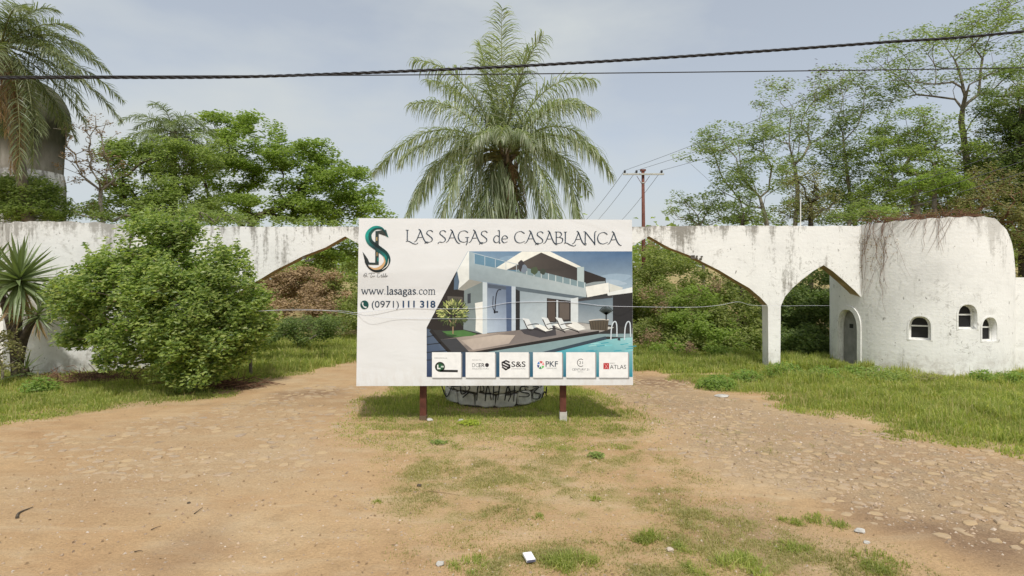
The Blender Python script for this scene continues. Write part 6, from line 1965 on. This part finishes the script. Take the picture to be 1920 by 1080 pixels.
# cables over the road in front
def twisted():
    rg = np.random.default_rng(130)
    Yc = 8.0
    ctl = [(-700, 162), (0, 147), (400, 145), (620, 139), (820, 131), (1000, 122.5), (1200, 111), (1400, 98), (1650, 80), (1920, 59), (2600, -20)]
    c = smooth_pts([P(x, y, Yc) for x, y in ctl], 60)
    s = np.concatenate([[0], np.cumsum(np.linalg.norm(np.diff(c, axis=0), axis=1))])
    root = thing('twisted_cable', 'thick black twisted cable sagging across the whole sky', 'cable', tuple(c[0]))
    for k in range(3):
        ph = s * 2 * math.pi / 0.42 + k * 2.094
        p = c + np.stack([np.zeros_like(s), np.cos(ph), np.sin(ph)], -1) * 0.0125
        mb = MB(); mb.tube(p, 0.0115, 5); mb.build('strand', M['cable'], root, smooth=True)
    wire('thin black cable strung just below the thick twisted cable', [P(x, y, 7.9) for x, y in ((-700, 152), (0, 143.5), (300, 142.5), (620, 141.5), (1000, 138.5), (1500, 133), (1920, 127), (2600, 112))], 0.0085, M['cable'])
twisted()
wire('pale string stretched from the bush across the billboard to the gatehouse', [P(478, 584, 13.0), P(547, 580, 12.0), P(640, 583, 10.3), P(672, 586, 9.884), P(760, 577, 9.884), P(830, 579, 9.884), P(900, 577, 9.884), P(960, 567, 9.884), P(1060, 566, 9.884), P(1130, 573, 9.884), P(1188, 575, 9.884), P(1300, 576, 11.2), P(1350, 572, 12.0), P(1385, 566, 12.7), P(1420, 573, 13.4), P(1525, 573, 15.9), P(1560, 573, 16.55)], 0.0032, M['string'], 'string', cat='string')
wire('lower pale string across the left half of the billboard', [P(480, 583, 13.0), P(600, 582, 11.0), P(672, 590, 9.884), P(760, 597, 9.884), P(980, 597.5, 9.884)], 0.0026, M['string'], 'string', cat='string')

# white pipe on top of the wall
mb = MB(); p = P(1501, 423, WY + 0.2)
mb.tube([p + (0, 0, -0.05), p + (0, 0, 0.8)], 0.016, 6)
tag(mb.build('pipe', M['frame']), 'thin white upright pipe standing on the wall above the small arch', 'pipe')

# ------------------------------------------------------------------ litter
def litter():
    X, Y = G(992, 1053)
    z = float(terrain(X, Y))
    root = thing('carton', 'small white carton lying on the grass at the bottom of the picture', 'carton', (X, Y, z))
    mb = MB()
    x, y, h = 0.042, 0.072, 0.026
    rz = R(14); ca, sa = math.cos(rz), math.sin(rz)
    bm = bmesh.new()
    bmesh.ops.create_cube(bm, size=1.0)
    for v in bm.verts:
        a, b = v.co.x * 2 * x, v.co.y * 2 * y
        v.co = Vector((X + a * ca - b * sa, Y + a * sa + b * ca, z + 0.022 + (v.co.z + .5) * h))
    bmesh.ops.bevel(bm, geom=list(bm.edges), offset=0.003, segments=2, affect='EDGES')
    me = bpy.data.meshes.new('box'); bm.to_mesh(me); bm.free()
    link('box', me, plain('carton_white', (0.8, 0.8, 0.79), 0.5, 0.03, 10), root)
    mb = MB()
    c = np.array([X, Y, z + 0.035])
    d = np.array([-sa, ca, 0])
    mb.box(c - d * (y + 0.002), (x * 1.86, 0.003, h * 0.8), rz)
    mb.build('end_flap', plain('carton_dark', (0.10, 0.10, 0.14), 0.6, 0.2, 10), root)
    # curved dark strip
    pts = [G(32, 974), G(34, 966), G(44, 960), G(62, 953)]
    mb = MB(); pp = smooth_pts([(a, b, float(terrain(a, b)) + 0.012) for a, b in pts], 5)
    mb.tube(pp, np.linspace(0.016, 0.004, len(pp)), 6)
    tag(mb.build('rubber_strip', M['bark_dark']), 'curved dark strip lying on the dirt at lower left', 'strip')
    for k, (a, b, lab) in enumerate((((283, 994), (302, 987), 'short straight twig on the dirt track near the bottom'), ((364, 965), (380, 953), 'thin slanting twig on the dirt track left of centre'),
                                     ((252, 1035), (268, 1034), 'tiny twig lying level near the bottom of the dirt track'), ((800, 921), (862, 930), 'long pale straw lying on the sand'), ((1345, 1036), (1342, 1058), 'dark upright stick between the bottom grass tufts'))):
        p0, p1 = G(*a), G(*b)
        mb = MB(); mb.tube(smooth_pts([(p0[0], p0[1], float(terrain(*p0)) + .008), ((p0[0] + p1[0]) / 2 + .01, (p0[1] + p1[1]) / 2, float(terrain(*p0)) + .016), (p1[0], p1[1], float(terrain(*p1)) + .008)], 4), np.linspace(0.005, 0.002, 9), 5)
        tag(mb.build('twig', M['dry'] if k == 3 else M['bark_dark']), lab, 'twig', 'twigs on the ground')
    rg = np.random.default_rng(140)
    for k, (px, py, s, mt, lab) in enumerate((
        (1612, 997, 0.05, 'concrete', 'pale stone at the edge of the stony track'), (1625, 1018, 0.03, 'concrete', 'smaller pale stone in front of the pale edge stone'), (825, 1060, 0.04, 'concrete', 'grey pebble on the sand left of the carton'),
        (1256, 1033, 0.04, 'pebble', 'yellowish stone beside the small pale grass tuft'), (786, 911, 0.035, 'bark_dark', 'dark clod on the sand left of the straw'), (354, 944, 0.022, 'bark_dark', 'round dark pebble on the dirt track'),
        (806, 789, 0.06, 'concrete', 'white rubble beside the left billboard post'), (864, 789, 0.05, 'concrete', 'pale rubble lump between the billboard posts'), (1353, 743, 0.16, 'concrete', 'flat pale slab at the track edge before the weeds'))):
        X, Y = G(px, py)
        bm = bmesh.new(); bmesh.ops.create_icosphere(bm, subdivisions=2, radius=s)
        for v in bm.verts:
            f = 1 + rg.normal(0, .12)
            v.co = Vector((v.co.x * f, v.co.y * f * .8, v.co.z * f * (.55 if s < .1 else .2))) + Vector((X, Y, float(terrain(X, Y)) + s * (.3 if s < .1 else .08)))
        me = bpy.data.meshes.new('loose_stone'); bm.to_mesh(me); bm.free()
        tag(link('loose_stone', me, M[mt]), lab, 'stone', 'loose stones on the ground')
litter()
